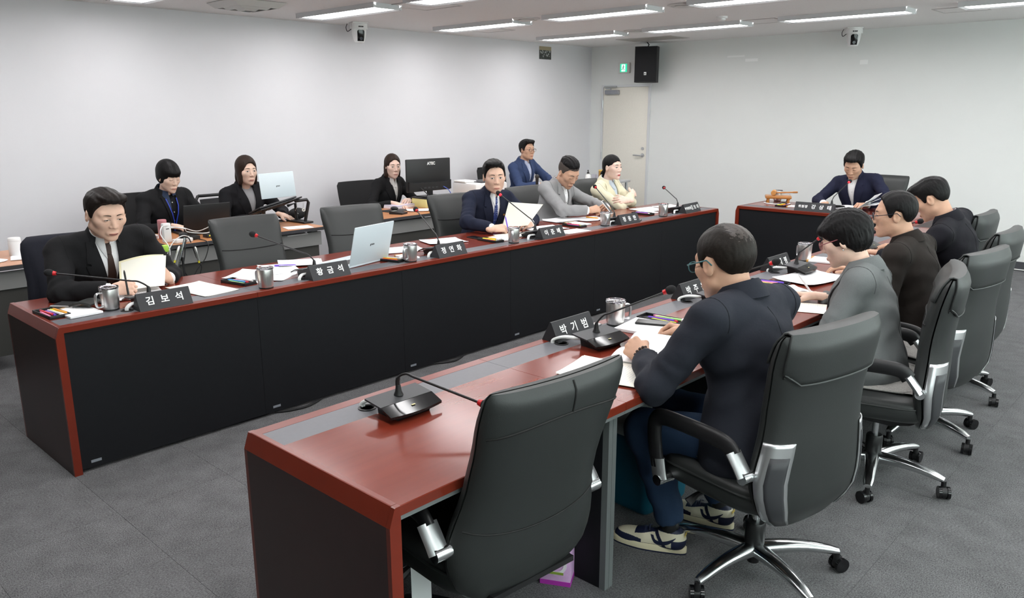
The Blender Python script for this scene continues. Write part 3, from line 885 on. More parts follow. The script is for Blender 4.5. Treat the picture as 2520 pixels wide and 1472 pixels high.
def hand_mesh(pose):
    """right hand: wrist at the origin, fingers along +Y, back of the hand +Z, thumb on -X"""
    if pose in HANDS: return HANDS[pose]
    a1, a2, a3, th = CURL[pose]
    base = [(-.030, .086, 0), (-.0095, .092, .003), (.0115, .088, .002), (.031, .078, -.003)]
    ln = [(.043, .026, .021), (.047, .030, .022), (.043, .028, .021), (.034, .021, .018)]
    chains = []
    for i in range(4):
        p = np.array(base[i]); ang = 0; pts = [p]
        sp = math.radians((-7, -2, 3, 9)[i]*(0.5 if pose in ('grip', 'fist', 'pinch') else 1))
        for l, da in zip(ln[i], (a1[i], a2[i], a3[i])):
            ang += math.radians(da)
            p = p+l*np.array([math.sin(sp)*math.cos(ang), math.cos(sp)*math.cos(ang), -math.sin(ang)]); pts.append(p)
        chains.append(pts)
    t0 = np.array([-.020, .022, -.006]); td = math.radians(th)
    t1 = t0+.040*np.array([-math.sin(.35+td), math.cos(.35+td), -.25]); 
    if pose in ('grip', 'fist', 'pinch'):
        t1 = t0+np.array([-.024, .034, -.018]); t2 = t1+np.array([.004, .030, -.020]); t3 = t2+np.array([.014, .022, -.008])
    else:
        t2 = t1+.032*np.array([-math.sin(.15+td*.7), math.cos(.15+td*.7), -.15]); t3 = t2+.025*np.array([-math.sin(td*.4), math.cos(td*.4), -.1])
    def f(p):
        q = p*A(1, 1, 1.15)
        d = rcone(p*A(1, 1, 1.25), (0, -.040, 0), (0, .005, 0), .0265, .0265)
        for b in base:
            d = smin(d, rcone(q, (b[0]*.45, .012, 0), (b[0], b[1], b[2]-.002), .0195, .0125), .010)
        d = smin(d, rcone(p, t0, t1, .0165, .0125), .014)
        for pts in chains:
            g = np.minimum(np.minimum(rcone(p, pts[0], pts[1], .0102, .0088), rcone(p, pts[1], pts[2], .0088, .0078)), rcone(p, pts[2], pts[3], .0078, .0064))
            d = smin(d, g, .0035)
        d = smin(d, np.minimum(rcone(p, t1, t2, .0120, .0100), rcone(p, t2, t3, .0100, .0075)), .004)
        return d
    allp = np.array([x for c in chains for x in c]+[t1, t2, t3, (0, -.055, 0), (.045, .0, .03), (-.045, 0, -.03)])
    V, Q = nets(f, allp.min(0)-.016, allp.max(0)+.016, .0034)
    HANDS[pose] = (V, Q)
    return HANDS[pose]
def rot_axes(x, y, z): return np.stack([x, y, z], 1)           # columns are the axes
def unit(v):
    v = np.asarray(v, float); return v/max(np.linalg.norm(v), 1e-9)
def euler_head(yaw, pitch, roll):
    """yaw left +, pitch down +, roll towards the right shoulder + (degrees)"""
    m = Euler((0, 0, math.radians(yaw)), 'XYZ').to_matrix() @ Euler((-math.radians(pitch), 0, 0), 'XYZ').to_matrix() @ Euler((0, math.radians(roll), 0), 'XYZ').to_matrix()
    return np.array(m)

# ---- hair styles: keep-lines z > zl(y) for a cap around the skull, plus extra volumes
def hair_sdf(style, w):
    S = style
    ys, zs = zip(*S['line'])
    def short(p):
        p = p*A(1/w, 1, 1)
        ms = np.abs(p[:, 0])
        zl = np.interp(p[:, 1], ys, zs).astype(f32)
        zl = zl+.0022*np.sin(p[:, 0]*210)+.0016*np.sin(p[:, 0]*430+p[:, 1]*300)
        b = ell(p, (0, -.018, .030), (.077, .095, .086))
        b = smin(b, ell(p, (0, .020, -.028), (.066, .068, .086)), .03)
        e = np.clip((p[:, 2]-.015)/.075, 0, 1); e = e*e*(3-2*e)
        k = np.clip((p[:, 2]-zl)/S.get('taper', .016), 0, 1); k = k*(2-k)
        for c, r in S.get('add', []): b = smin(b, ell(p, c, r), .018)
        phi = np.arctan2(p[:, 0]+S.get('part', 0.0), -(p[:, 1]+.02)+.00001)
        st = .25*np.sin(phi*23+8*p[:, 2]*6+3*np.sin(p[:, 2]*55+phi*3))+.35*np.sin(phi*41+1.3+p[:, 2]*30+2*np.sin(phi*7+p[:, 2]*40))+.4*np.sin(phi*71+p[:, 1]*40)+.7*np.sin(p[:, 0]*(240+500*S.get('part', 0))+p[:, 1]*35)*np.clip(p[:, 2]*14, 0, 1)
        d = b-(S.get('vol', .006)*(1-e)+S.get('top', .016)*e)*k+st*S.get('rough', .001)*(.3+.7*k)
        return smax(d, zl-p[:, 2], .004)
    if S.get('short'): return short
    def f(p):
        p0 = p
        p = p*A(1/w, 1, 1)
        v = S.get('vol', .012); tv = S.get('top', .016)
        d = ell(p, (0, -.018-S.get('back', 0)*.5, .030+tv*.35), (.077+v, .097+v+S.get('back', 0)*.5, .087+tv))
        d = smin(d, ell(p, (0, -.030, -.015), (.070+v, .078+v, .070)), .02)
        if 'fringe' in S: d = smin(d, ell(p, (0, .050, .058), (.062, .050+S['fringe'], .034)), .02)
        for c, r in S.get('add', []):
            d = smin(d, ell(p, c, r), .02)
            if S.get('mirror', True): d = smin(d, ell(p, (-c[0], c[1], c[2]), r), .02)
        phi = np.arctan2(p[:, 0]+S.get('part', 0.0), -(p[:, 1]+.02)+.00001)
        st = .30*np.sin(phi*23+8*p[:, 2]*6+3*np.sin(p[:, 2]*55+phi*3))+.35*np.sin(phi*41+1.3+p[:, 2]*30+2*np.sin(phi*7+p[:, 2]*40))+.4*np.sin(phi*71+p[:, 1]*40+p[:, 2]*25)+.4*np.sin(p[:, 0]*260+p[:, 2]*60)
        d = d+st*S.get('rough', .0011)
        ms = np.abs(p[:, 0])
        zl = np.interp(p[:, 1], ys, zs).astype(f32)
        zl = zl-S.get('side', 0.0)*np.clip((ms-.052)/.02, 0, 1)*np.clip((.085-p[:, 1])/.02, 0, 1)
        zl = zl+.003*np.sin(p[:, 0]*170)+.002*np.sin(p[:, 0]*390)
        d = smax(d, zl-p[:, 2], .006)
        for c, r in S.get('cut', []):
            d = smax(d, -ell(p, c, r), .008)
            d = smax(d, -ell(p, (-c[0], c[1], c[2]), r), .008)
        for a, b, r1, r2 in S.get('strand', []):
            d = smin(d, rcone(p, a, b, r1, r2)+st*.0008, .012)
        return d
    return f
SHORT = [(-.12, -.070), (-.090, -.066), (-.062, -.050), (-.046, -.020), (-.034, .016), (-.006, .024), (.006, .004), (.018, -.012), (.028, -.008), (.036, .022), (.046, .052), (.056, .068), (.066, .074), (.080, .072), (.12, .070)]
def raised(dz, y0=.04): return [(y, z+(dz if y > y0 else 0)) for y, z in SHORT]
STY = {
 'p1':   dict(short=1, line=raised(.004), vol=.006, top=.013, rough=.0010, part=.03, add=[((-.012, .044, .096), (.044, .030, .014))]),
 'bowl': dict(line=[(-.13, -.085), (-.05, -.080), (-.02, -.060), (.03, -.045), (.055, -.01), (.07, .022), (.13, .024)], vol=.015, top=.018, fringe=.008, back=.012, rough=.0009, cut=[((.02, .095, -.03), (.062, .055, .052))]),
 'bobL': dict(line=[(-.14, -.122), (-.03, -.122), (.03, -.122), (.060, -.09), (.075, .048), (.13, .058)], vol=.012, top=.012, rough=.0009, add=[((.070, .000, -.050), (.018, .042, .085)), ((0, -.075, -.065), (.072, .034, .085))], cut=[((.0, .092, -.035), (.068, .074, .098)), ((.010, .100, .040), (.038, .048, .036))]),
 'bobM': dict(line=[(-.14, -.118), (-.03, -.118), (.0, -.118), (.035, -.06), (.055, .045), (.075, .066), (.13, .070)], vol=.009, top=.010, rough=.0011, add=[((.072, -.022, -.060), (.022, .036, .085)), ((0, -.080, -.06), (.066, .032, .080))], cut=[((.0, .094, -.030), (.070, .080, .102)), ((.008, .100, .045), (.040, .048, .036)), ((.075, .03, -.03), (.018, .028, .04))]),
 'thick': dict(short=1, line=raised(.005), vol=.009, top=.019, rough=.0016, part=.02, add=[((0, .046, .092), (.050, .032, .016))]),
 'side': dict(short=1, line=raised(.005), vol=.007, top=.014, part=-.04, rough=.0013, add=[((.012, .044, .096), (.044, .030, .013))]),
 'fade': dict(short=1, line=[(-.12, .030), (-.06, .056), (-.02, .062), (.02, .064), (.050, .066), (.066, .074), (.12, .072)], vol=.002, top=.015, rough=.0024, taper=.055),
 'tied': dict(line=[(-.13, -.062), (-.06, -.050), (-.035, -.020), (-.02, .004), (.015, .012), (.045, .030), (.070, .060), (.13, .070)], vol=.005, top=.007, rough=.0006, strand=[((0, -.10, -.03), (.004, -.125, -.075), .022, .026), ((.004, -.125, -.075), (.01, -.118, -.17), .026, .014)]),
 'crown': dict(short=1, line=SHORT, vol=.0075, top=.010, rough=.0009),
 'perm': dict(line=[(-.14, -.088), (-.05, -.080), (-.028, -.045), (.0, -.02), (.03, -.022), (.05, .005), (.075, .035), (.13, .036)], vol=.014, top=.018, back=.010, fringe=.006, rough=.0026),
 'recede': dict(short=1, line=raised(.016, .05), vol=.010, top=.014, rough=.0012, part=-.03),
 'bowed': dict(short=1, line=raised(-.012), vol=.010, top=.020, rough=.0016, add=[((0, .050, .084), (.052, .034, .018))]),
}
SKINS = {'m': (0.66, 0.43, 0.325), 'f': (0.70, 0.49, 0.39), 't': (0.54, 0.325, 0.225), 'w': (0.74, 0.53, 0.44)}
def fabric(name, col, rough=.85, sheen=.0):
    return mat(name, col, rough, spec=.25, noise=(300, .10), bump=(22, .35, .006), sheen=sheen)
def person(sp):
    g = sp.get
    px, py = sp['pos']
    face = math.radians(sp['face']-90)
    root = empty('person', (px, py, 0), face, sp['label'], 'person', None)
    ca, sa = math.cos(-face), math.sin(-face)
    def loc(w): return np.array([(w[0]-px)*ca-(w[1]-py)*sa, (w[0]-px)*sa+(w[1]-py)*ca, w[2]])
    hs = g('hs', 1.05); B = g('bulk', 1.0); sw = g('sw', .40)
    h = g('res', .0042)
    pel = np.array([0.0, g('pely', 0.0), g('pelz', .53)])
    hc = loc(sp['head'])
    Rh = euler_head(g('yaw', 0), g('pitch', 0), g('roll', 0))
    nb = hc+Rh @ np.array([0, -.035*hs, -.085*hs])               # top of the neck
    N = nb+np.array([0, -.030, -.062])+np.array(g('neck', (0, 0, 0)))   # base of the neck
    U = unit(N-pel); L = float(np.linalg.norm(N-pel))
    sy = math.radians(g('syaw', 0))
    Xr = np.array([math.cos(sy), math.sin(sy), 0]); Xr = unit(Xr-U*np.dot(U, Xr))
    Fr = np.cross(U, Xr)
    Rt = rot_axes(Xr, Fr, U)
    toW = lambda q: np.asarray(q) @ Rt.T+pel
    toT = lambda p: ((p-pel.astype(f32)) @ Rt.astype(f32)).astype(f32)
    shl = {s: toW([s*(sw/2-.02), -.012+g('shf', 0), L-.060]) for s in (-1, 1)}     # -1 left, +1 right
    arms = {}
    for s, key in ((1, 'R'), (-1, 'L')):
        a = g(key)
        if not a: continue
        W = loc(a['w']); S_ = shl[s]
        L1, L2 = .285*g('arm', 1), .25*g('arm', 1)
        D = W-S_; dist = np.linalg.norm(D)
        if dist > .985*(L1+L2):
            k = dist/(.985*(L1+L2)); L1 *= k; L2 *= k
        pole = unit(np.array(a.get('pole', (s*.75, -.25, -.6))))
        u = D/dist
        c = (L1*L1-L2*L2+dist*dist)/(2*dist)
        r = math.sqrt(max(L1*L1-c*c, 0))
        pn = unit(pole-u*np.dot(pole, u))
        E = S_+u*c+pn*r
        arms[s] = (S_, E, W, a)
    # ---------------- torso and clothes
    fem = g('fem', False)
    cw = .160*B if not fem else .138*B
    def torso(q, o=0.0):
        d = ell(q, (0, .012, .10), (cw*1.0+o, (.120 if not fem else .105)*B+o, .20))
        d = smin(d, ell(q, (0, .002 if not fem else .012, L-.17), (cw*1.06+o, (.112 if not fem else .108)*B+o, .17)), .06)
        m = q.copy(); m[:, 0] = np.abs(m[:, 0])
        d = smin(d, rcone(m, (0, -.018, L-.040), (sw/2-.030, -.015, L-.052), .052*B**.5+o, .050*B**.5+o), .05)
        d = smin(d, rcone(m, (.02, -.020, L-.012), (sw/2-.06, -.018, L-.038), .036+o, .038+o), .03)
        d = smin(d, ell(q, (0, .02, -.02), (cw*1.08+o+.5*g('tail', 0), .135+o+.4*g('tail', 0), .10+g('tail', 0))), .06)
        return d
    def wrinkle(p):
        return (np.sin(31*p[:, 0]+2.2*np.sin(23*p[:, 2]))*np.sin(27*p[:, 2]+1.8*np.sin(19*p[:, 1])+1)+.6*np.sin(57*p[:, 2]+3*np.sin(21*p[:, 0])+9*p[:, 1]))*.0030
    u0 = g('vee', .20) if not g('closed') else L-.02
    vw = g('vw', .062)
    def vee(q):
        al = math.atan2(vw, L+.02-u0)
        wv = np.abs(q[:, 0])*math.cos(al)-(q[:, 2]-u0)*math.sin(al)
        return np.maximum(wv, .0-q[:, 1])
    def sleeve(p, s, o=0.0, cut=.028):
        S_, E, W, a = arms[s]
        dr = unit(W-E)
        We = W-dr*cut
        k = B if not fem else B*.88
        d = rcone(p, S_, E, .057*k+o, .050*k+o)
        t2 = rcone(p, E, We+dr*.05, .050*k+o, .040*k+o)
        t2 = np.maximum(t2, (p-We.astype(f32)) @ dr.astype(f32))
        d = smin(d, t2, .025)
        e = p-E.astype(f32)
        near = np.exp(-np.einsum('ij,ij->i', e, e)/.011)
        ax = unit(W-S_).astype(f32)
        return d+near*.0045*np.sin((e @ ax)*105+4*np.sin(e[:, 2]*30))
    jc = fabric('cloth %s' % sp['label'][:40], sp['jacket'])
    hem = g('hem', -.075)
    def jacket(p):
        q = toT(p)
        d = torso(q, .012)
        d = np.maximum(d, hem-q[:, 2])
        d = np.maximum(d, -vee(q))
        # cylinder for the neck opening
        d = smax(d, -(np.sqrt((q[:, 0]/.058)**2+((q[:, 1]+.004)/.062)**2)-1)*.058-0*q[:, 2]+np.where(q[:, 2] > L-.06, 0, 9).astype(f32)*-1, .006)
        for s in arms: d = smin(d, sleeve(p, s), .035)
        return d+wrinkle(p)
    allp = [toW([x, y, z]) for x in (-.24*B, .24*B) for y in (-.19, .19) for z in (-.10, L+.06)]+[v for a in arms.values() for v in a[:3]]
    allp = np.array(allp)
    lo, hi = allp.min(0)-.075, allp.max(0)+.075
    V, Q = nets(jacket, lo, hi, .0105 if h > .004 else .009)
    jk = np_obj('jacket', [(V, Q, 0)], jc, root)
    ft = lambda q: torso(q, .0125)
    fs = lambda q: torso(q, .003)
    def drape(fn, x, u, off):
        """project (x,u) sheets of the torso front from +f onto fn"""
        P = np.stack([x.ravel(), np.full(x.size, .32), u.ravel()], 1)
        R = trace(fn, P, (0, -1, 0))
        R[:, 1] += off
        return toW(R)
    def strip(name, fn, inner, outer, m, par, off=.003, th=.004, n=5):
        """sheet between two polylines in torso (x,u)"""
        I, O = np.array(inner, float), np.array(outer, float)
        T = np.linspace(0, 1, n)
        xx = I[:, 0:1]*(1-T)+O[:, 0:1]*T; uu = I[:, 1:2]*(1-T)+O[:, 1:2]*T
        P = drape(fn, xx, uu, off).reshape(len(I), n, 3)
        mb = MB()
        mb.sheet(lambda u, v: P[int(round(v*(len(I)-1))), int(round(u*(n-1)))], n, len(I), th)
        return mb.build(name, m, par, ang=50)
    # seams of the jacket: armholes and, where the back is seen, the middle of the back
    smat = mat('seam %s' % sp['label'][:40], tuple(c*.45 for c in sp['jacket']), .9)
    for s in arms:
        C0 = toW([s*(sw/2-.034), -.012, L-.062])
        angs = [a for a in np.linspace(-2.15, 2.15, 23)]
        dirs = np.array([Fr*math.sin(a)+U*math.cos(a) for a in angs])
        P = np.array([C0+d*.17 for d in dirs], f32)
        for _ in range(40):
            P = P-dirs.astype(f32)*(np.clip(jacket(P), -.03, .05)*.8)[:, None]
        ok_ = [k for k in range(len(angs)) if np.linalg.norm(P[k]-C0) < .13]
        if len(ok_) > 6:
            MB().tube([Vector(P[k]+dirs[k]*.0004) for k in ok_], .0016, 5).build('armhole_seam', smat, jk)
    if g('backseam'):
        us = np.linspace(L-.045, hem+.01, 24)
        P = np.stack([np.zeros(24), np.full(24, -.32), us], 1).astype(f32)
        for _ in range(45):
            P = P+A(0, 1, 0)*(np.clip(jacket(toW(P).astype(f32)), -.03, .05)*.8)[:, None]
        MB().tube([Vector(q) for q in toW(P)], .0016, 5).build('back_seam', smat, jk)
    # shirt: the torso seen through the opening, with a collar
    sm = fabric('shirt %s' % sp['label'][:40], sp['shirt'], .8)
    if not g('closed'):
        def shirt(p):
            q = toT(p)
            d = torso(q, .003)
            d = np.maximum(d, u0-.05-q[:, 2]); d = np.maximum(d, np.abs(q[:, 0])-.10)
            d = np.maximum(d, q[:, 2]-(L+.012))
            return d+.4*wrinkle(p)
        c = np.array([toW([x, y, z]) for x in (-.12, .12) for y in (-.14, .16) for z in (u0-.07, L+.05)])
        V, Q = nets(shirt, c.min(0), c.max(0), .009)
        sh = np_obj('shirt', [(V, Q, 0)], sm, root)
        # lapels, left and right
        for s in (-1, 1):
            ts = [0, .08, .2, .35, .5, .62, .70, .705, .76, .765, .82, .9, 1.0]
            wd = [.004, .022, .040, .055, .066, .074, .078, .055, .050, .066, .060, .048, .036]
            if g('shawl'): wd = [.004, .02, .035, .045, .05, .05, .05, .05, .048, .046, .044, .04, .036]
            inn = []; out = []
            for t_, w_ in zip(ts, wd):
                u = u0+(L+.012-u0)*t_
                xi = vw*(u-u0)/(L+.02-u0)
                inn.append((s*(xi-.006), u)); out.append((s*(xi+w_*g('lapw', 1)), u+(.012 if .3 < t_ < .72 else 0)))
            strip('lapel', ft, inn if s > 0 else out, out if s > 0 else inn, jc, jk, .004, .005, 6)
    else:
        sh = None
    # collars around the neck
    def ring_collar(name, m, par, r0, r1, zt, zb, tip, a0, a1, th=.003, n=33):
        top = []; bot = []
        for k in range(n):
            a = a0+(a1-a0)*k/(n-1)
            bk = (1-math.cos(a))/2
            zt_ = L+zt+.022*bk; zb_ = L+zb+.012*bk
            top.append([r0*math.sin(a), -.004+r0*1.06*math.cos(a), zt_])
            fr = max(0, 1-abs(abs(a)-a0)/.55) if tip else 0
            b = [r1*math.sin(a)*(1+.15*fr), -.004+r1*1.06*math.cos(a), zb_-tip*fr**1.2]
            if fr > 0.02 or math.cos(a) > 0.2:
                y = trace(lambda q: torso(q, .012), [[b[0], .3, b[2]]], (0, -1, 0))[0][1]+.006
                b[1] = max(b[1], float(y)) if b[2] < L-.005 else b[1]
            bot.append(b)
        T = np.array([top, bot]); T = toW(T.reshape(-1, 3)).reshape(2, n, 3)
        mb = MB()
        mid = lambda u, v: Vector(T[0, int(round(u*(n-1)))])*(1-v)+Vector(T[1, int(round(u*(n-1)))])*v+Vector(Fr)*(0.006*math.sin(PI*v))*math.cos(a0+(a1-a0)*u)
        mb.sheet(lambda u, v: mid(u, v), n, 4, th)
        return mb.build(name, m, par, ang=60)
    if g('collar', True):
        ring_collar('shirt_collar', fabric('collar %s' % sp['label'][:40], g('collarcol', sp['shirt']), .8), sh or jk, .058, g('colr', .070), .034, -.002, g('tip', .055), .20, 2*PI-.20)
    ring_collar('jacket_collar', jc, jk, .066, .094, .036, -.020, 0, .85, 2*PI-.85, .006)
    if g('tie'):
        tm = sp['tie']
        zk = L-.005
        kn = [( .016, zk+.014), (.017, zk-.006), (.011, zk-.032)]
        tiep = [(.0115, zk-.030), (.015, zk-.06), (.022, zk-.14), (.030, zk-.24), (.034, max(u0-.03, zk-.34))]
        t_ = strip('tie', fs, [(-a, b) for a, b in tiep], tiep, tm, root, .008, .004, 5)
        strip('tie_knot', fs, [(-a, b) for a, b in kn], kn, tm, t_, .017, .010, 5)
    elif sh is not None and g('placket', True):
        pk = strip('placket', fs, [(-.012, u0-.02), (-.012, L-.02)], [(.012, u0-.02), (.012, L-.02)], sm, sh, .003, .002, 3)
        for k in range(3):
            P = drape(fs, np.array([0.0]), np.array([L-.05-.075*k]), .006)[0]
            MB().sphere(P, .0048, 8, 6).build('shirt_button', M_WHITE, sh)
    if g('pin'):
        P = drape(ft, np.array([-.088]), np.array([L-.13]), .012)[0]
        fr = frame(P, Vector(Xr), Vector(U))
        mb = MB()
        pts = []
        for k in range(10):
            a = PI/2+2*PI*k/10; r = .0095 if k % 2 == 0 else .0075
            pts.append((r*math.cos(a), r*math.sin(a)))
        mb.prism(pts, 2, -.002, .002, fr)
        o = mb.build('lapel_pin', mat('gold pin', (.75, .5, .12), .3, metal=.9), jk)
        MB().prism([(.0042*math.cos(2*PI*k/8), .0042*math.sin(2*PI*k/8)) for k in range(8)], 2, .002, .003, fr).build('pin_centre', mat('pin dark', (.08, .03, .02), .5), jk)
    if g('pocket'):
        strip('pocket_square', ft, [(-.115, L-.165), (-.115, L-.135)], [(-.070, L-.165), (-.078, L-.140)], mat('pocket square', (.75, .75, .78), .7), jk, .006, .003, 3)
    if g('buttons'):
        for k in range(g('buttons')):
            P = drape(ft, np.array([0.0]), np.array([u0-.02-.09*k]), .004)[0]
            MB().sphere(P, .009, 10, 6, (1, .5, 1)).build('jacket_button', M_BLACK, jk)
    if g('lanyard'):
        lm = mat('lanyard '+sp['label'][:30], sp['lanyard'], .5)
        ends = (0.0, max(.17, u0-.06))
        ln = []
        for s in (-1, 1):
            pl = [(s*.046, L-.02), (s*.040, L-.07), (s*.026, L-.13), (s*.010, L-.20), (ends[0], ends[1]+.02)]
            o = strip('lanyard', ft, [(a-.004, b) for a, b in pl], [(a+.004, b) for a, b in pl], lm, root, .016, .003, 3); ln.append(o)
        if g('card'):
            strip('name_card', ft, [(.035, L-.235), (.038, L-.205)], [(.080, L-.225), (.082, L-.195)], M_WHITE, ln[0], .016, .003, 3)
    # shirt cuffs
    body = []
    for s, (S_, E, W, a) in arms.items():
        dr = unit(W-E)
        if a.get('cuff', True):
            cf = MB(); cf.tube([Vector(W-dr*(.045)), Vector(W-dr*.014), Vector(W-dr*.010)], [.0385, .036, .030], 16)
            cf.build('shirt_cuff', sm, jk)
        hd = a.get('hand')
        if hd:
            V, Q = hand_mesh(hd)
            V = V.copy()*g('handk', 1.0)
            if s < 0: V[:, 0] *= -1; Q = Q[:, ::-1]
            fwd = unit(loc(np.array(a['w'])+np.array(a['fwd']))-W) if 'fwd' in a else dr
            upv = np.array(a.get('up', (0, 0, 1)), float)
            upl = unit(loc(np.array(a['w'])+upv)-W)
            upl = unit(upl-fwd*np.dot(upl, fwd))
            xr = np.cross(fwd, upl)
            Vw = V @ rot_axes(xr, fwd, upl).T+W
            body.append((Vw, Q, 0))
    # ---------------- skin: head and neck, plus the figure under the clothes
    fwid = g('facew', 1.0 if not fem else .95); jaw = g('jaw', 1.0 if not fem else .80)
    Rh32 = Rh.astype(f32); hc32 = hc.astype(f32)
    toH = lambda p: ((p-hc32) @ Rh32)/f32(hs)
    def skin(p):
        d = head_sdf(toH(p), fwid, jaw)*hs
        n = rcone(p, nb+Rh @ np.array([0, .004, .03]), N+U*-.03, .052*B**.5*(1 if not fem else .86), .058*B**.5*(1 if not fem else .86))
        return smin(d, n, .022)
    lo = np.minimum(hc-.155*hs, N-.07); hi = np.maximum(hc+.155*hs, N+.07)
    V, Q = nets(skin, lo, hi, h)
    body.insert(0, (V, Q, 0))
    hipz = pel[2]
    if g('wfeet'):
        sp['feet'] = {k: tuple(loc(v)) for k, v in sp['wfeet'].items()}; sp['knees'] = {k: tuple(loc(v)) for k, v in sp['wknees'].items()}
    feet = g('feet', {1: (.11, .40, .08), -1: (-.11, .40, .08)})
    knees = {s: np.array(g('knees', {1: (.13, .42, .50), -1: (-.13, .42, .50)})[s]) for s in (-1, 1)}
    def inner(p):
        q = toT(p)
        d = torso(q, -.018)
        for s in arms:
            S_, E, W, a = arms[s]
            d = smin(d, np.minimum(rcone(p, S_, E, .036, .026), rcone(p, E, W, .026, .020)), .03)
        for s in (-1, 1):
            d = smin(d, np.minimum(rcone(p, pel+np.array([s*.085, .03, -.01]), knees[s], .062, .045), rcone(p, knees[s], np.array(feet[s]), .042, .030)), .04)
        return d
    allq = np.concatenate([allp, np.array([knees[s] for s in (-1, 1)]+[feet[s] for s in (-1, 1)])])
    V, Q = nets(inner, allq.min(0)-.07, allq.max(0)+.07, .026)
    body.append((V, Q, 0))
    skm = mat('skin %s' % g('skin', 'm'), SKINS[g('skin', 'm')], .52, spec=.35, noise=(35, .06), subs=.12)
    bo = np_obj('body', body, skm, root)
    # trousers and shoes
    tc = fabric('trousers %s' % sp['label'][:36], g('trousers', sp['jacket']))
    def legs(p):
        d = ell(p, pel+np.array([0, .03, -.015]), (cw*1.12+.012, .165, .105))
        for s in (-1, 1):
            kn = knees[s]; ft_ = np.array(feet[s]); dn = unit(ft_-kn)
            lower = rcone(p, kn, ft_, .066*B, .052)
            lower = np.maximum(lower, (p-(ft_-dn*.0).astype(f32)) @ dn.astype(f32))
            th_ = rcone(p, pel+np.array([s*.085, .03, -.012]), kn, .085*B, .068*B)
            d = smin(d, smin(th_, lower, .03), .035)
        d = np.maximum(d, p[:, 2]-(hipz+.10))
        return d+wrinkle(p)
    allq = np.array([pel+np.array([.2, -.2, .12]), pel+np.array([-.2, -.2, -.12])]+[knees[s] for s in (-1, 1)]+[feet[s] for s in (-1, 1)])
    V, Q = nets(legs, allq.min(0)-.10, allq.max(0)+.10, g('legres', .016))
    np_obj('trousers', [(V, Q, 0)], tc, root)
    if g('shoes', True):
        for s in (-1, 1):
            fx, fy, fz = feet[s]
            def shoe(p):
                q = p-A(fx, fy, 0)
                d = ell(q, (0, .075, .030), (.044, .135, .045))
                d = smin(d, rcone(q, (0, -.02, .05), (0, -.02, .085), .040, .040), .03)
                return np.maximum(d, -q[:, 2])
            V, Q = nets(shoe, (fx-.07, fy-.09, -.01), (fx+.07, fy+.23, .14), .011)
            np_obj('shoe', [(V, Q, 0)], mat('black shoe', (.015, .013, .012), .35), root)
    # ---------------- face details draped on the head
    hsd = lambda q: head_sdf(q, fwid, jaw)
    toP = lambda q: (np.asarray(q)*hs) @ Rh.T+hc
    def fpatch(name, xs, top, bot, m, off=.0009, nv=3, par=bo):
        xs = np.array(xs); top = np.array(top); bot = np.array(bot)
        T = np.linspace(0, 1, nv)
        X = np.repeat(xs[:, None], nv, 1); Z = top[:, None]*(1-T)+bot[:, None]*T
        P = np.stack([X.ravel(), np.full(X.size, .15), Z.ravel()], 1)
        R = trace(hsd, P, (0, -1, 0)); R[:, 1] += off
        R = toP(R).reshape(len(xs), nv, 3)
        mb = MB(); mb.grid(lambda u, v: Vector(R[int(round(u*(len(xs)-1))), int(round(v*(nv-1)))]), len(xs), nv)
        return mb, m, name, par
    if g('facedet', True):
        M_BROW = mat('brow '+g('hairc', 'black'), (.045, .03, .024) if g('hairc', 'black') == 'black' else (.07, .045, .03), .8)
        M_EYEW = mat('eye white', (.62, .58, .55), .25); M_IRIS = mat('iris', (.015, .009, .006), .12)
        M_LASH = mat('lash', (.03, .02, .018), .6)
        lipm = mat('lips %s' % ('red' if g('lip') == 'red' else g('skin', 'm')), (.50, .06, .07) if g('lip') == 'red' else tuple(np.array(SKINS[g('skin', 'm')])*np.array((.88, .62, .64))), .4)
        eo = g('eye', 'open')
        eh = {'open': 1.0, 'half': .55, 'down': .0}[eo]
        for s in (-1, 1):
            t = np.linspace(-1, 1, 9)
            x = s*.031+t*.0150
            arc = np.sqrt(np.maximum(1-t*t, 0))
            zc = .0015
            if eh > 0:
                mb, m, nm, pr = fpatch('eye', x, zc+.0048*eh*arc, zc-.0042*eh*arc, M_EYEW, .0006)
                e = mb.build('eye', m, bo)
                ti = np.linspace(-1, 1, 7); xi = s*.031+g('gaze', 0)*.006+ti*.0052; ai = np.sqrt(np.maximum(1-ti*ti, 0))
                mb, m, nm, pr = fpatch('iris', xi, zc+np.minimum(.0052*ai, .0046*eh), zc-np.minimum(.0052*ai, .0040*eh), M_IRIS, .0011)
                mb.build('iris', m, bo)
            lz = zc+(.0050*eh*arc if eh > 0 else -.0030-.0016*arc)
            mb, m, nm, pr = fpatch('eyelash', x*1.0, lz+.0014, lz-.0008, M_LASH, .0014)
            mb.build('eyelash', m, bo)
            tb = np.linspace(0, 1, 8); xb = s*(.013+.037*tb)
            zb = .0245+.0030*np.sin(tb*PI*.8)-.0020*tb+g('browz', 0)
            mb, m, nm, pr = fpatch('eyebrow', xb, zb+.0032*(1-tb**3)*(.7+.3*np.minimum(tb*5, 1)), zb-.0030*(1-tb**3), M_BROW, .0012)
            mb.build('eyebrow', m, bo)
        t = np.linspace(-1, 1, 13); arc = np.sqrt(np.maximum(1-np.abs(t)**1.6, 0))
        mo = g('mouth', 0.0)
        mb, m, nm, pr = fpatch('lips', t*.0225, -.0727+.0066*arc*(1-.22*np.exp(-(t/.14)**2)), -.0727-.0078*arc-mo, lipm, .0008, 5)
        mb.build('lips', m, bo)
        mb, m, nm, pr = fpatch('mouth_line', t*.0215, -.0722+.0006*arc, -.0732-mo*arc-.0006*arc, mat('mouth line', (.12, .035, .03), .6), .0016, 3)
        mb.build('mouth_line', m, bo)
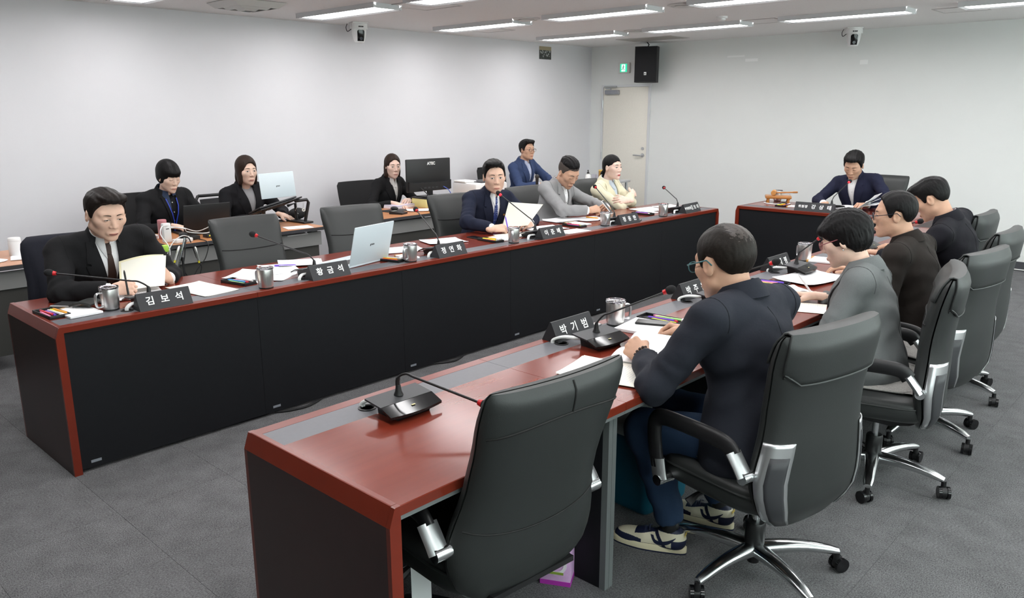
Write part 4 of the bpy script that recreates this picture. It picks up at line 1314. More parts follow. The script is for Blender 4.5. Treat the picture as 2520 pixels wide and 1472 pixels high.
    # ---------------- hair
    hm = mat('hair '+g('hairc', 'black'), {'black': (.0060, .0055, .0058), 'brown': (.026, .015, .011), 'soft': (.011, .008, .007), 'thin': (.013, .010, .008)}[g('hairc', 'black')], .50, spec=.18, noise=(90, .35), bump=(160, .3, .002))
    hf = hair_sdf(STY[sp['hair']], fwid)
    V, Q = nets(hf, (-.135, -.18, -.20), (.135, .16, .165), g('hres', .0048))
    hr = np_obj('hair', [(toP(V), Q, 0)], hm, root)
    if sp['hair'] == 'fade':                                     # closely shaved sides
        def buzz(q):
            d = head_sdf(q, fwid, jaw)-.0016
            zl = np.interp(q[:, 1], [-.12, -.085, -.05, -.03, .005, .02, .03, .05], [-.065, -.055, -.03, .004, .004, .0, .03, .06]).astype(f32)
            return np.maximum(np.maximum(d, zl-q[:, 2]), np.abs(q[:, 0])*0+np.where(np.abs(q[:, 0]) > .084*fwid, .01, -1).astype(f32))
        V, Q = nets(buzz, (-.10, -.13, -.08), (.10, .07, .13), .0055)
        np_obj('shaved_sides', [(toP(V), Q, 0)], mat('shaved hair', (.045, .034, .028), .7), hr)
    if g('bald'):                                               # hair thins out towards the crown
        c_ = V[Q].mean(1)
        m_ = ((c_-np.array([.012, -.070, .088]))/np.array([.060, .055, .045]))
        k_ = np.sqrt((m_**2).sum(1))+.28*np.sin(c_[:, 0]*310+c_[:, 1]*120)*np.sin(c_[:, 2]*270+1)
        hr.data.materials.append(mat('thin hair', (.023, .016, .012), .5, noise=(120, .6)))
        hr.data.polygons.foreach_set('material_index', (k_ < .95).astype(int).tolist())
    # ---------------- glasses
    if g('glasses'):
        gc, lens = sp['glasses']
        gm = mat('glasses '+gc, {'black': (.01, .012, .02), 'teal': (.03, .14, .16), 'pink': (.25, .08, .09), 'brown': (.10, .05, .035)}[gc], .3)
        gl = empty('glasses', label='%s framed glasses' % gc); gl.parent = root
        for s in (-1, 1):
            ring = []
            for k in range(25):
                a = 2*PI*k/24
                ring.append(toP([s*.032*fwid+.0245*math.copysign(abs(math.cos(a))**.8, math.cos(a)), .100-.10*abs(.0245*math.cos(a)*s+.0)*0, -.004+.0175*math.copysign(abs(math.sin(a))**.8, math.sin(a))]))
            MB().tube([Vector(p) for p in ring], .0017*hs, 6).build('rim', gm, gl)
            mb = MB(); mb.add([Vector(p) for p in ring[:-1]]+[Vector(p)-Vector(Rh @ np.array([0, .001, 0])) for p in ring[:-1]], [tuple(range(24)), tuple(range(24, 48))[::-1]]+[(i, (i+1) % 24, 24+(i+1) % 24, 24+i) for i in range(24)]); mb.build('lens', mat('spectacle lens', (.95, .96, .97), .03, trans=1.0, ior=1.02), gl, flat=True)
            MB().tube([Vector(toP(q)) for q in ((s*.057*fwid, .100, .004), (s*.074*fwid, .085, .006), (s*.083*fwid, .03, .010), (s*.084*fwid, -.012, .014), (s*.082*fwid, -.03, -.004))], .0022*hs, 6).build('temple', gm, gl)
        MB().tube([Vector(toP(q)) for q in ((-.008, .103, .000), (0, .107, .003), (.008, .103, .0))], .0015*hs, 6).build('bridge', gm, gl)
    if g('earring'):
        for s in (-1, 1):
            MB().sphere(toP([s*.081*fwid, .0, -.040]), .004, 8, 6).build('earring', M_CHROME, bo)
    info = dict(root=root, jk=jk, body=bo, toP=toP, toW=toW, L=L, hc=hc, arms=arms, loc=loc)
    return info
# ------------------------------------------------------------------ the people
def navy(): return (.012, .014, .026)
M_TIEB = mat('brown tie', (.030, .014, .009), .6, noise=(200, .3))
def dotted():
    m = mat('blue dotted tie', (.02, .045, .19), .55)
    nt = m.node_tree; b = nt.nodes['Principled BSDF']; L = nt.links.new
    tc = nt.nodes.new('ShaderNodeTexCoord'); v = nt.nodes.new('ShaderNodeTexVoronoi'); v.inputs['Scale'].default_value = 62; v.inputs['Randomness'].default_value = .15
    r = nt.nodes.new('ShaderNodeValToRGB'); r.color_ramp.interpolation = 'CONSTANT'
    r.color_ramp.elements[0].color = (.5, .55, .7, 1); r.color_ramp.elements[1].position = .20; r.color_ramp.elements[1].color = (.018, .04, .17, 1)
    L(tc.outputs['Object'], v.inputs['Vector']); L(v.outputs['Distance'], r.inputs[0]); L(r.outputs[0], b.inputs['Base Color'])
    return m
M_TIEBL = dotted()
WH = (.78, .79, .80)
# far row
P1 = person(dict(label='stocky man in black suit and brown tie reading a held sheet', pos=(.54, .98), face=-90, head=(.505, .63, 1.135), yaw=2, pitch=18, hs=1.06, facew=1.12, jaw=1.12, bulk=1.22, sw=.47, res=.0036, hres=.0042, hair='p1', hairc='soft', eye='half', jacket=(.0085, .0085, .0095), shirt=WH, tie=M_TIEB, pin=True, vee=.17, mouth=.003,
    R=dict(w=(.42, .42, .765), hand='pinch', fwd=(.85, -.1, .05), up=(-.1, -.75, .6), pole=(.9, -.1, -.45)), L=dict(w=(.76, .54, .755), hand='pinch', fwd=(-.45, -.45, .5), up=(.4, -.8, .3), pole=(-.55, -.5, -.6)), skin='m', pelz=.52))
P4 = person(dict(label='man in navy suit and blue dotted tie holding a sheet and pen', pos=(3.62, 1.0), face=-98, head=(3.585, .74, 1.14), yaw=-26, pitch=6, roll=2, hs=1.10, bulk=1.06, sw=.44, hair='side', eye='open', gaze=.3, jacket=(.011, .014, .030), shirt=WH, tie=M_TIEBL, pin=True, vee=.17,
    R=dict(w=(3.30, .47, .765), hand='grip', fwd=(.75, -.35, .05), up=(-.2, -.5, .8), pole=(.9, -.1, -.4)), L=dict(w=(3.72, .47, .76), hand='pinch', fwd=(-.8, -.2, .15), up=(.2, -.6, .7), pole=(-.9, -.1, -.4)), skin='m'))
P5 = person(dict(label='man in light grey blazer bending over a phone', pos=(4.52, 1.0), face=-84, head=(4.575, .76, 1.115), yaw=-16, pitch=34, hs=1.10, bulk=1.06, sw=.44, hair='fade', eye='down', jacket=(.27, .27, .275), shirt=WH, vee=.17, placket=True,
    R=dict(w=(4.56, .50, .79), hand='grip', fwd=(.7, -.3, .15), up=(-.2, -.5, .8), pole=(.9, 0, -.45)), L=dict(w=(4.86, .52, .78), hand='grip', fwd=(-.75, -.3, .2), up=(.3, -.5, .7), pole=(-.9, 0, -.4)), skin='t'))
P6 = person(dict(label='woman in cream blazer sitting with folded arms', pos=(5.48, 1.05), face=-80, head=(5.42, .88, 1.112), yaw=-16, pitch=0, hs=1.0, fem=True, bulk=1.08, sw=.37, hair='tied', eye='open', gaze=.4, lip='red', jacket=(.66, .62, .46), shirt=(.55, .62, .70), vee=.20, buttons=0,
    R=dict(w=(5.57, .735, .845), hand='rest', fwd=(.75, .30, .05), up=(.1, -.8, .5), pole=(.8, .25, -.6), cuff=False), L=dict(w=(5.40, .67, .800), hand='rest', fwd=(-.75, .40, .05), up=(-.1, -.8, .5), pole=(-.8, .25, -.6), cuff=False), skin='w'))
# staff along the long white wall
W1 = person(dict(label='woman with black bowl-cut hair, navy collar and blue lanyard', pos=(1.80, 2.98), face=-84, head=(1.80, 2.76, 1.135), yaw=0, pitch=16, hs=1.0, fem=True, bulk=1.15, sw=.40, hair='bowl', eye='down', jacket=(.008, .008, .009), shirt=(.008, .008, .010), collarcol=(.030, .045, .085), tip=.10, colr=.088, vee=.22, shawl=True, lapw=.5, placket=True, lanyard=(.02, .05, .42),
    R=dict(w=(1.72, 2.56, .75), hand='rest', fwd=(.4, -.7, -.1), pole=(.8, -.3, -.5), cuff=False), L=dict(w=(1.93, 2.55, .75), hand='rest', fwd=(-.3, -.8, 0), pole=(-.8, -.3, -.5), cuff=False), skin='f'))
W2 = person(dict(label='woman with dark bob in black blazer and grey top', pos=(2.54, 2.98), face=-84, head=(2.515, 2.79, 1.145), yaw=-9, pitch=2, hs=1.04, fem=True, bulk=1.12, sw=.39, hair='bobL', hairc='brown', eye='open', gaze=.4, browz=-.001, jacket=(.009, .009, .011), shirt=(.30, .30, .31), collar=False, placket=False, vee=.16,
    R=dict(w=(2.42, 2.58, .75), hand='rest', fwd=(.2, -.8, 0), cuff=False), L=dict(w=(2.70, 2.56, .75), hand='rest', fwd=(.25, -.8, -.15), pole=(-.8, -.2, -.5), cuff=False), skin='f'))
W3 = person(dict(label='young woman in black blazer and white blouse behind the monitor', pos=(4.18, 3.0), face=-84, head=(4.17, 2.79, 1.10), yaw=-24, pitch=4, hs=1.0, fem=True, bulk=1.05, sw=.37, hair='bobM', hairc='brown', eye='open', gaze=.4, jacket=(.008, .008, .009), shirt=(.74, .73, .71), vee=.18, lanyard=(.02, .02, .022), card=True, tip=.05,
    R=dict(w=(3.98, 2.55, .745), hand='rest', fwd=(.2, -.8, -.1), cuff=False), L=dict(w=(4.20, 2.58, .755), hand='grip', fwd=(-.6, -.5, .05), up=(0, -.5, .8), pole=(-.8, 0, -.5), cuff=False), skin='w'))
GM = person(dict(label='man with glasses in blue blazer beside the white printer', pos=(6.36, 3.02), face=-82, head=(6.33, 2.84, 1.185), yaw=-16, pitch=-2, hs=1.0, bulk=1.08, sw=.42, hair='thick', eye='open', gaze=.4, glasses=('brown', 1), jacket=(.035, .055, .125), shirt=(.42, .47, .62), vee=.19, pocket=True,
    R=dict(w=(6.28, 2.58, .78), hand='grip', fwd=(.5, -.6, 0)), L=dict(w=(6.56, 2.54, .75), hand='grip', fwd=(-.5, -.6, 0), pole=(-.8, -.1, -.5)), skin='t'))
# chairman
CM = person(dict(label='chairman in navy jacket and open white shirt reading papers', pos=(7.30, -.92), face=176, head=(7.10, -.86, 1.125), yaw=8, pitch=30, roll=-3, hs=1.08, bulk=1.06, sw=.44, hair='thick', eye='down', jacket=(.012, .014, .034), shirt=WH, vee=.15,
    R=dict(w=(6.84, -.70, .745), hand='flat', fwd=(-.8, .1, -.1), pole=(.9, -.2, -.4)), L=dict(w=(6.86, -1.10, .765), hand='grip', fwd=(-.7, .25, .1), up=(-.3, 0, .8), pole=(-.9, -.2, -.4)), skin='t', pelz=.52))

# near row, backs to the camera
JEANS = (.018, .037, .078)
R2 = person(dict(backseam=True, label='man in navy jacket, jeans and sneakers, back to the camera', pos=(1.43, -2.68), face=84, head=(1.47, -2.47, 1.135), yaw=-8, pitch=14, hs=1.10, facew=1.04, bulk=1.20, sw=.48, neck=(0, .006, .034), res=.0038, hair='crown', hairc='thin', eye='down', glasses=('teal', 1), bald=True, jacket=(.0165, .019, .027), shirt=(.35, .38, .42), trousers=JEANS, vee=.22, hem=-.135, tail=.075, shoes=False, legres=.011,
    wfeet={-1: (1.345, -2.385, .122), 1: (1.645, -2.43, .122)}, wknees={-1: (1.325, -2.27, .475), 1: (1.60, -2.22, .47)},
    L=dict(w=(1.30, -2.26, .775), hand='fist', fwd=(.25, .8, .25), up=(-.75, -.1, .6), pole=(-.75, -.35, -.55)), R=dict(w=(1.74, -2.20, .765), hand='pinch', fwd=(.05, .9, .05), up=(.5, 0, .8), pole=(.7, -.35, -.6)), skin='t'))
R3 = person(dict(backseam=True, label='woman with short black hair and grey blazer writing at the near row', pos=(2.60, -2.66), face=98, head=(2.60, -2.475, 1.085), yaw=4, pitch=20, hs=1.0, fem=True, bulk=1.22, sw=.40, res=.0038, hair='perm', eye='half', glasses=('pink', 1), earring=True, jacket=(.135, .145, .145), shirt=(.6, .6, .6), vee=.24, hem=-.12, tail=.05,
    L=dict(w=(2.44, -2.32, .60), hand='rest', fwd=(.1, .8, 0), cuff=False), R=dict(w=(2.79, -2.30, .755), hand='grip', fwd=(-.15, .85, .0), up=(.2, 0, .8), pole=(.6, -.5, -.5), cuff=False), skin='f', trousers=(.10, .11, .11)))
R4 = person(dict(backseam=True, label='man in brown jacket and dark glasses turned left in profile', pos=(3.46, -2.62), face=88, head=(3.44, -2.42, 1.115), yaw=24, pitch=6, hs=1.0, bulk=1.14, sw=.45, res=.0038, hair='recede', eye='open', glasses=('black', 1), jacket=(.016, .0125, .0105), shirt=(.02, .018, .016), vee=.24,
    L=dict(w=(3.36, -2.40, .60), hand='rest', fwd=(.1, .8, 0)), R=dict(w=(3.64, -2.18, .76), hand='rest', fwd=(-.3, .8, 0), pole=(.4, -.4, -.8)), skin='t'))
R5 = person(dict(backseam=True, label='man in black suit with thick black hair bowing over his desk', pos=(4.46, -2.58), face=86, head=(4.38, -2.34, 1.115), yaw=10, pitch=30, hs=1.02, bulk=1.12, sw=.45, res=.0038, hair='bowed', eye='down', jacket=(.0095, .0095, .0135), shirt=(.62, .62, .70), vee=.22,
    L=dict(w=(4.24, -2.12, .76), hand='rest', fwd=(.3, .7, 0)), R=dict(w=(4.62, -2.12, .76), hand='rest', fwd=(-.3, .7, 0), pole=(.35, -.45, -.8)), skin='t'))
# ------------------------------------------------------------------ things on the long desks
SEAT = ['the reading man in black', 'the nearest empty far-row chair', 'the white laptop', 'the man with the blue tie', 'the man in the grey blazer', 'the woman in cream']
NEAR = ['the nearest empty chair', 'the man in navy jacket', 'the woman in grey blazer', 'the man in brown']
M_PLATE = mat('nameplate black', (0.022, 0.023, 0.026), .55)
def nameplate(x, y, rz, text, label, length=.262, small=None, both=True):
    t = empty('nameplate', (x, y, H), rz, label, 'nameplate', 'black nameplates')
    w, h = .045, .082
    MB().prism([(-w, 0), (w, 0), (.004, h), (-.004, h)], 0, -length/2, length/2).build('stand', M_PLATE, t, flat=True)
    n = Vector((0, -h, w-.004)).normalized()
    for s in ((1, -1) if both else (1,)):
        up_ = Vector((0, s*(w-.004), h)).normalized()
        c = Vector((0, -s*(w+.004)/2, h/2))+Vector((0, -s*h, (w-.004))).normalized()*.0012
        runs = [(small, .030, -.29, .031), (text, .047, .18, .060*length/.30)] if small else [(text, .047, 0.0, .072)]
        for tx, sz, off, pitch in runs:
            chars = tx.replace(' ', '')
            for k, chx in enumerate(chars):
                lettering(chx, sz, M_WHITEM, t, frame(c+Vector((s*(length*off+(k-(len(chars)-1)/2)*pitch), 0, 0)), (s, 0, 0), up_), .0013 if sz > .05 else .0008, name='letter')
    return t
N1 = ['김 보 석', '황 금 석', '정 연 화', '이 준 배', '정 용 한']
for i, (x, tx) in enumerate(zip([.52, 1.49, 2.45, 3.50, 4.52], N1)):
    nameplate(x, .062, math.radians((-1, 0, 2, 0, -2)[i]), tx, 'black nameplate with white lettering in front of %s' % SEAT[i])
nameplate(5.57, .075, math.radians(4), '김 보 미', 'longer black nameplate with a title in front of the woman in cream', .30, '부위원장')
for i, (x, tx) in enumerate(zip([1.485, 2.50, 3.50], ['박 기 범', '박 주 윤', '구 재 평'])):
    nameplate(x, T2Y-.050, math.radians(180), tx, 'black nameplate with white lettering beyond %s' % NEAR[i+1])
nameplate(T3X+.075, -.79, -PI/2+.06, '강 상 태', 'long black two-piece nameplate on the chairman\'s desk', .37, '위원장')

M_FOAM = mat('foam windscreen', (.010, .010, .011), .95, bump=(500, .5, .002))
M_CABLE = mat('white cable', (.72, .73, .72), .4)
def mic(x, y, rz, head, label, lit=False, grom=None):
    """desk microphone; local +Y points to the speaker; head given in world"""
    t = empty('desk_microphone', (x, y, H), rz, label, 'microphone', 'gooseneck desk microphones')
    w = .105
    MB().prism([(-.060, .0), (.040, .0), (.052, .020), (-.030, .048), (-.070, .050)], 0, -w*.62, w*.62).build('foot', M_BLACK, t, ang=20)
    MB().prism([(-.076, .050), (.006, .040), (.006, .046), (-.076, .056)], 0, -w, w).build('top_plate', M_DARK, t, ang=20)
    mb = MB(); rows = []
    for k in range(9):
        u = -1+k/4
        e = .070-.014*u*u
        rows.append([Vector((u*w, .008, .040)), Vector((u*w, .008, .0455)), Vector((u*w, e, .026)), Vector((u*w, e, .018))])
    mb.loft(rows[::-1]).build('front_plate', M_BLACKG, t, ang=30)
    lb = MB().box((-.007, .036, .0375), (.007, .042, .0385)).build('button_mark', mat('mic mark', (.7, .6, .3), .4), t, flat=True)
    # gooseneck in local space
    ca, sa = math.cos(-rz), math.sin(-rz)
    dx, dy = head[0]-x, head[1]-y
    hl = Vector((dx*ca-dy*sa, dx*sa+dy*ca, head[2]-H))
    r0 = Vector((0, -.035, .052))
    d = (hl-r0)
    kz = .035 if d.z > .12 else .055
    p1 = r0+Vector((0, 0, kz)); p2 = r0+Vector((0, 0, kz+.018))+d*.10
    path = bez([r0, p1, p2, p2+(hl-p2)*.10], 5)[:-1]+[p2+(hl-p2)*(.10+.90*k/8) for k in range(9)]
    n = len(path)
    nk = MB().tube(path, [.0075 if i < n*.25 else .0042 for i in range(n)], 8).build('gooseneck', M_BLACK, t)
    MB().lathe([(.016, .0), (.011, .012), (.0085, .030), (.0075, .034)], 14, tuple(r0)).build('neck_socket', M_BLACK, nk)
    dd = (path[-1]-path[-3]).normalized()
    MB().tube([hl-dd*.006, hl+dd*.008], [.009, .012], 14).build('red_ring', M_REDLIT if lit else M_RED, nk)
    q = dd.to_track_quat('Z', 'Y').to_matrix()
    MB().sphere(hl+dd*.027, .0185, 16, 10, (1, 1, 1.25), q).build('windscreen', M_FOAM, nk)
    # white cable down to the grommet
    if grom:
        gx, gy = grom[0]-x, grom[1]-y
        gl = Vector((gx*ca-gy*sa, gx*sa+gy*ca, 0))
        for k in (-1, 1):
            MB().tube(bez([(gl.x+k*.004, gl.y, -.012), (gl.x+k*.004, gl.y, .012), (gl.x*.75+k*.007, gl.y*.8, .026), (gl.x*.45+k*.007, -.07, .026), (-.04+k*.007, -.06, .020)], 5), .0062, 8).build('cable', M_CABLE, t)
    return t
MX = [.495, 1.46, 2.44, 3.43, 4.46, 5.48]
MH = [(.153, .403, .895), (1.275, .46, .945), (2.575, .53, .967), (3.41, .50, 1.018), (4.66, .51, .985), (5.85, .54, .895)]
for i in range(6):
    mic(MX[i], .19, math.radians(0 if i else -4), MH[i], 'gooseneck microphone in front of %s' % SEAT[i], i == 3, (MX[i]-.135, .105))
mic(.425, -1.935, math.radians(180), (.50, -2.20, .80), 'gooseneck microphone bent low before the nearest empty chair', False, (.363, -1.789))
mic(1.455, -1.955, math.radians(176), (1.60, -2.15, .952), 'gooseneck microphone in front of the man in navy jacket', False, (1.351, -1.778))
mic(2.46, -1.94, math.radians(180), (2.58, -2.14, .93), 'gooseneck microphone half hidden behind the man in navy jacket', False, (2.36, -1.769))
mic(3.47, -1.93, math.radians(184), (3.50, -2.00, .928), 'gooseneck microphone by the woman with short black hair', False, (3.375, -1.763))
mic(4.56, -1.93, math.radians(180), (4.70, -2.18, .92), 'gooseneck microphone in front of the bowing man', False, (4.42, -1.77))
mic(6.66, -.86, math.radians(-90), (6.93, -.89, .965), 'gooseneck microphone in front of the chairman', True, None)

def mug(x, y, hz, label, handle=True):
    t = empty('steel_mug', (x, y, H), hz, label, 'mug', 'brushed steel mugs')
    MB().lathe([(.036, .0), (.0392, .002), (.0392, .007), (.0375, .008)], 28).build('base_ring', M_BLACK, t)
    MB().lathe([(.0382, .007), (.041, .016), (.0428, .070), (.0437, .104), (.0432, .106), (.0415, .106), (.040, .07), (.038, .02), (.005, .018)], 32).build('cup', M_STEEL, t)
    MB().lathe([(.040, .1065), (.0455, .1065), (.0462, .111), (.0447, .116), (.0415, .113), (.036, .1095), (.005, .1095)], 32).build('lid', M_GLASS, t)
    MB().box((-.012, -.034, .109), (.012, -.010, .1145), .002).build('lid_slider', M_GLASS, t)
    if handle:
        MB().tube(bez([(.041, 0, .090), (.060, 0, .092), (.073, 0, .082), (.075, 0, .055), (.071, 0, .030), (.060, 0, .022), (.039, 0, .024)], 5), .0075, 10, flat=(1.2, .55)).build('handle', M_SILVER, t)
    return t
for i, (x, y, hz) in enumerate([(.314, .184, 195), (1.087, .062, 100), (2.129, .078, 195), (3.117, .088, 215), (4.279, .118, 230), (5.12, .085, 225)]):
    mug(x, y, math.radians(hz), 'brushed steel mug with clear lid by %s' % SEAT[i])
mug(1.760, -1.800, math.radians(-28), 'brushed steel mug with handle to the right by the man in navy jacket')
mug(3.862, -1.776, math.radians(60), 'brushed steel mug near the woman with short black hair')
mug(7.00, -.14, math.radians(170), 'steel mug standing behind the gavel block on the chairman\'s desk')

# paper with faint rows of print
def printed(name, base):
    m = mat(name, base, .7)
    nt = m.node_tree; b = nt.nodes['Principled BSDF']; L = nt.links.new
    tc = nt.nodes.new('ShaderNodeTexCoord'); sx = nt.nodes.new('ShaderNodeSeparateXYZ'); L(tc.outputs['Object'], sx.inputs[0])
    def mth(op, a, v=None, w=None):
        n = nt.nodes.new('ShaderNodeMath'); n.operation = op
        L(a, n.inputs[0])
        if v is not None:
            if hasattr(v, 'links'): L(v, n.inputs[1])
            else: n.inputs[1].default_value = v
        return n.outputs[0]
    row = mth('FRACT', mth('MULTIPLY', sx.outputs[1], 95.0))
    line = mth('LESS_THAN', row, 0.36)
    ns = nt.nodes.new('ShaderNodeTexNoise'); ns.inputs['Scale'].default_value = 1.0
    mp = nt.nodes.new('ShaderNodeMapping'); mp.inputs['Scale'].default_value = (170, 95, 1); L(tc.outputs['Object'], mp.inputs[0]); L(mp.outputs[0], ns.inputs['Vector'])
    wd_ = mth('GREATER_THAN', ns.outputs[0], 0.47)
    inx = mth('LESS_THAN', mth('ABSOLUTE', sx.outputs[0]), 0.085); iny = mth('LESS_THAN', mth('ABSOLUTE', sx.outputs[1]), 0.118)
    f = mth('MULTIPLY', mth('MULTIPLY', line, wd_), mth('MULTIPLY', inx, iny))
    mx = nt.nodes.new('ShaderNodeMix'); mx.data_type = 'RGBA'
    mx.inputs[6].default_value = (*base, 1); mx.inputs[7].default_value = (.64, .64, .66, 1)
    L(f, mx.inputs['Factor']); L(mx.outputs[2], b.inputs['Base Color'])
    return m
M_PRINT = printed('printed paper', (.86, .86, .88))
M_PRINTI = printed('printed ivory paper', (.85, .83, .74))
def paper(x, y, rz, label, w=.21, l=.297, m=None, curl=.0, n=1, z=H, under=None, name='paper_sheet'):
    """sheet or small stack of sheets lying flat; curl lifts the far corners"""
    t = empty(name, (x, y, z), math.radians(rz), label, 'paper', None)
    r_ = random.Random(int(x*1000)+int(y*77))
    for k in range(n):
        ang = r_.uniform(-.05, .05)*k; dx, dy = r_.uniform(-.012, .012)*k, r_.uniform(-.012, .012)*k
        c, s = math.cos(ang), math.sin(ang)
        zz = .0015+.0016*k
        def P(u, v):
            a, b = (u-.5)*w, (v-.5)*l
            zc = zz+.45*curl*(max(0, abs(u-.5)*2-.55)**2*.10+max(0, (v-.6))**2*.12)
            return Vector((dx+a*c-b*s, dy+a*s+b*c, zc))
        MB().sheet(P, 9, 9, .0012).build('sheet', m or M_PRINT, t, ang=60)
    return t
paper(.50, .42, 78, 'white printed sheets under the hands of the reading man', .24, .33, n=2, curl=.6)
paper(.83, .29, 8, 'ivory printed sheet right of the first microphone', .21, .36, M_PRINTI, .3)
paper(1.24, .37, 35, 'white printed sheets before the nearest empty far-row chair', .27, .36, n=2, curl=.5)
paper(1.40, .45, -20, 'white printed sheet lying under a blue pen', .21, .297, n=1, curl=.6, z=H+.004)
paper(1.60, .52, 60, 'printed sheets left of the white laptop', .20, .26, n=2, curl=.4, z=H+.006)
paper(2.36, .44, 70, 'white printed sheets right of the white laptop', .21, .30, n=2, curl=.3)
paper(2.80, .50, 72, 'white printed sheets between the third and fourth microphones', .22, .30, n=2, curl=.6)
paper(3.38, .32, 80, 'ivory sheet lying under the pen hand of the man with blue tie', .20, .28, M_PRINTI, .2)
paper(3.80, .38, 78, 'white printed sheets right of the man with the blue tie', .24, .32, n=2, curl=.4)
paper(3.85, .12, 85, 'white sheet lying right of the fourth nameplate', .16, .26, n=1)
paper(4.26, .57, 88, 'open white booklet left of the man in grey blazer', .22, .28, M_PAPER, .6, n=3)
paper(4.52, .45, 75, 'white printed sheets under the phone of the man in grey', .24, .30, n=2, curl=.4)
paper(5.45, .44, 80, 'white printed sheets before the woman in cream', .24, .32, n=2, curl=.4)
paper(5.78, .42, 80, 'white printed sheets at the far end of the far row', .24, .30, n=2, curl=.3)
# near row
paper(1.20, -2.18, 12, 'ivory printed sheets left of the man in navy jacket', .24, .33, M_PRINTI, .3, n=3)
paper(2.63, -2.27, 20, 'printed sheet at the table edge beside the woman in grey', .20, .27, M_PRINTI, .2)
paper(2.88, -2.10, 68, 'white crumpled sheets under the hand of the woman in grey', .24, .33, M_PAPER, .9, n=2)
paper(3.36, -2.05, 80, 'open white booklet on a black folder before the woman in grey', .25, .42, M_PAPER, .8, n=3)
paper(3.60, -2.22, 88, 'white sheets before the man in brown', .22, .32, M_PRINT, .3, n=2)
paper(4.45, -2.15, 88, 'white sheets before the bowing man', .22, .32, M_PRINT, .3, n=2)
paper(6.72, -.60, 5, 'small ivory sheet with a pencil on the chairman\'s desk', .13, .20, M_PRINTI, .1)
def booklet(x, y, rz, label, lift=.10, w=.21, l=.297):
    t = empty('open_booklet', (x, y, H), math.radians(rz), label, 'booklet')
    for s in (-1, 1):
        for k in range(3):
            def P(u, v):
                a = u*w
                zz = .003+.004*(3-k)+(.03*math.sin(u*PI)+(lift*u*u*(.4+.3*k) if s > 0 else .01*u))
                return Vector((s*a*(1-.05*k), (v-.5)*l, zz)) if s > 0 else Vector((-(1-u)*w*(1-.02*k), (v-.5)*l, .003+.004*(3-k)+.025*math.sin((1-u)*PI)*.6))
            MB().sheet(P, 12, 6, .0014).build('page', M_PRINT, t, ang=60)
    return t
booklet(1.50, -2.19, 14, 'open white booklet with printed pages before the man in navy', .03, .185, .26)
booklet(6.74, -1.05, -84, 'thick open document being leafed through by the chairman', .16)
def notepad(x, y, rz, label, w=.15, l=.21, th=.012, edge=None):
    t = empty('notepad', (x, y, H), math.radians(rz), label, 'notepad')
    MB().box((-w/2, -l/2, .001), (w/2, l/2, th), .0015).build('pages', M_PAPER, t)
    MB().box((-w/2-.0008, l/2-.012, .0005), (w/2+.0008, l/2+.001, th+.0008), .001).build('binding', edge or mat('orange binding', (.55, .28, .06), .5), t)
    return t
notepad(.178, .235, 4, 'white notepad lying under a black wallet')
notepad(3.155, .27, -4, 'white notepad beside the fourth mug', .12, .19)
notepad(1.80, -1.965, 188, 'white notepad under a phone before the man in navy', .22, .25, .014, mat('yellow tab', (.75, .6, .25), .5))
notepad(3.93, -1.89, 10, 'white notepad beside the mug of the woman in grey', .18, .20)
notepad(4.18, .33, -4, 'white notepad beside the fifth pen tray', .13, .19)
notepad(2.20, .20, -10, 'small white notepad left of the third mug', .10, .16)
notepad(5.24, .34, -10, 'white notepad beside the sixth pen tray', .12, .18)
notepad(6.60, -.50, 2, 'small white notepad beside the chairman\'s nameplate', .10, .12)

PENC = [(.65, .03, .06), (.15, .06, .55), (.10, .35, .75), (.75, .80, .05), (.80, .35, .02), (.75, .75, .76), (.02, .02, .02), (.85, .25, .45), (.35, .75, .25)]
def pen_mesh(k):
    m = mat('pen colour %d' % k, PENC[k], .35)
    mb = MB(); mb.tube([(-.065, 0, 0), (.050, 0, 0), (.058, 0, 0), (.066, 0, 0)], [.0052, .0052, .0042, .0012], 8)
    mb.m = 1; mb.tube([(-.066, 0, 0), (-.030, 0, 0)], .0060, 8)
    return mb.mesh('pen', [m, m if k != 5 else M_WHITE])
PENM = [pen_mesh(k) for k in range(len(PENC))]
PN = ['red', 'violet', 'sky blue', 'yellow', 'orange', 'white', 'black', 'pink', 'light green']
def tray(x, y, rz, where, cols, eraser=False, w=.095, l=.20):
    rz = math.radians(rz)
    t = empty('pen_tray', (x, y, H), rz, 'black pen tray %s' % where, 'tray', 'black pen trays')
    MB().box((-w/2, -l/2, .0005), (w/2, l/2, .004)).build('tray_floor', M_BLACK, t, flat=True)
    for s in (-1, 1):
        MB().box((s*w/2, -l/2, .0005), (s*(w/2-.004), l/2, .017), .001).build('tray_side', M_BLACK, t)
        MB().box((-w/2, s*l/2, .0005), (w/2, s*(l/2-.004), .017), .001).build('tray_end', M_BLACK, t)
    c, s = math.cos(rz), math.sin(rz)
    n = len(cols)
    for i, k in enumerate(cols):
        lx = -w/2+.014+(w-.028)*i/max(n-1, 1); ly = (-.012, .010, -.004)[i % 3]
        o = share('pen', PENM[k], None, (x+lx*c-ly*s, y+lx*s+ly*c, H+.0115+.004*(i % 2)), (0, 0, rz+PI/2+(.06 if i % 2 else -.05)), '%s pen in the tray %s' % (PN[k], where), 'pen', 'pens in the trays')
    if eraser:
        e = MB().box((-.022, -.011, 0), (.022, .011, .012), .003).build('eraser', M_WHITE, None, 'white eraser in the tray %s' % where, 'eraser', loc=(x+.01*c+(l/2-.02)*s, y+.01*s-(l/2-.02)*c, H+.0165), rz=rz)
    return t
tray(.080, .285, 4, 'at the near end of the far row', [7, 0, 1, 5, 3, 4])
tray(1.045, .285, 12, 'left of the second mug', [8, 2, 0, 5], False, .085)
tray(2.055, .19, 16, 'right of the white laptop', [0, 4, 3, 5], True, .085, .18)
tray(3.055, .265, -2, 'left of the fourth mug', [0, 3, 5, 4], True, .085)
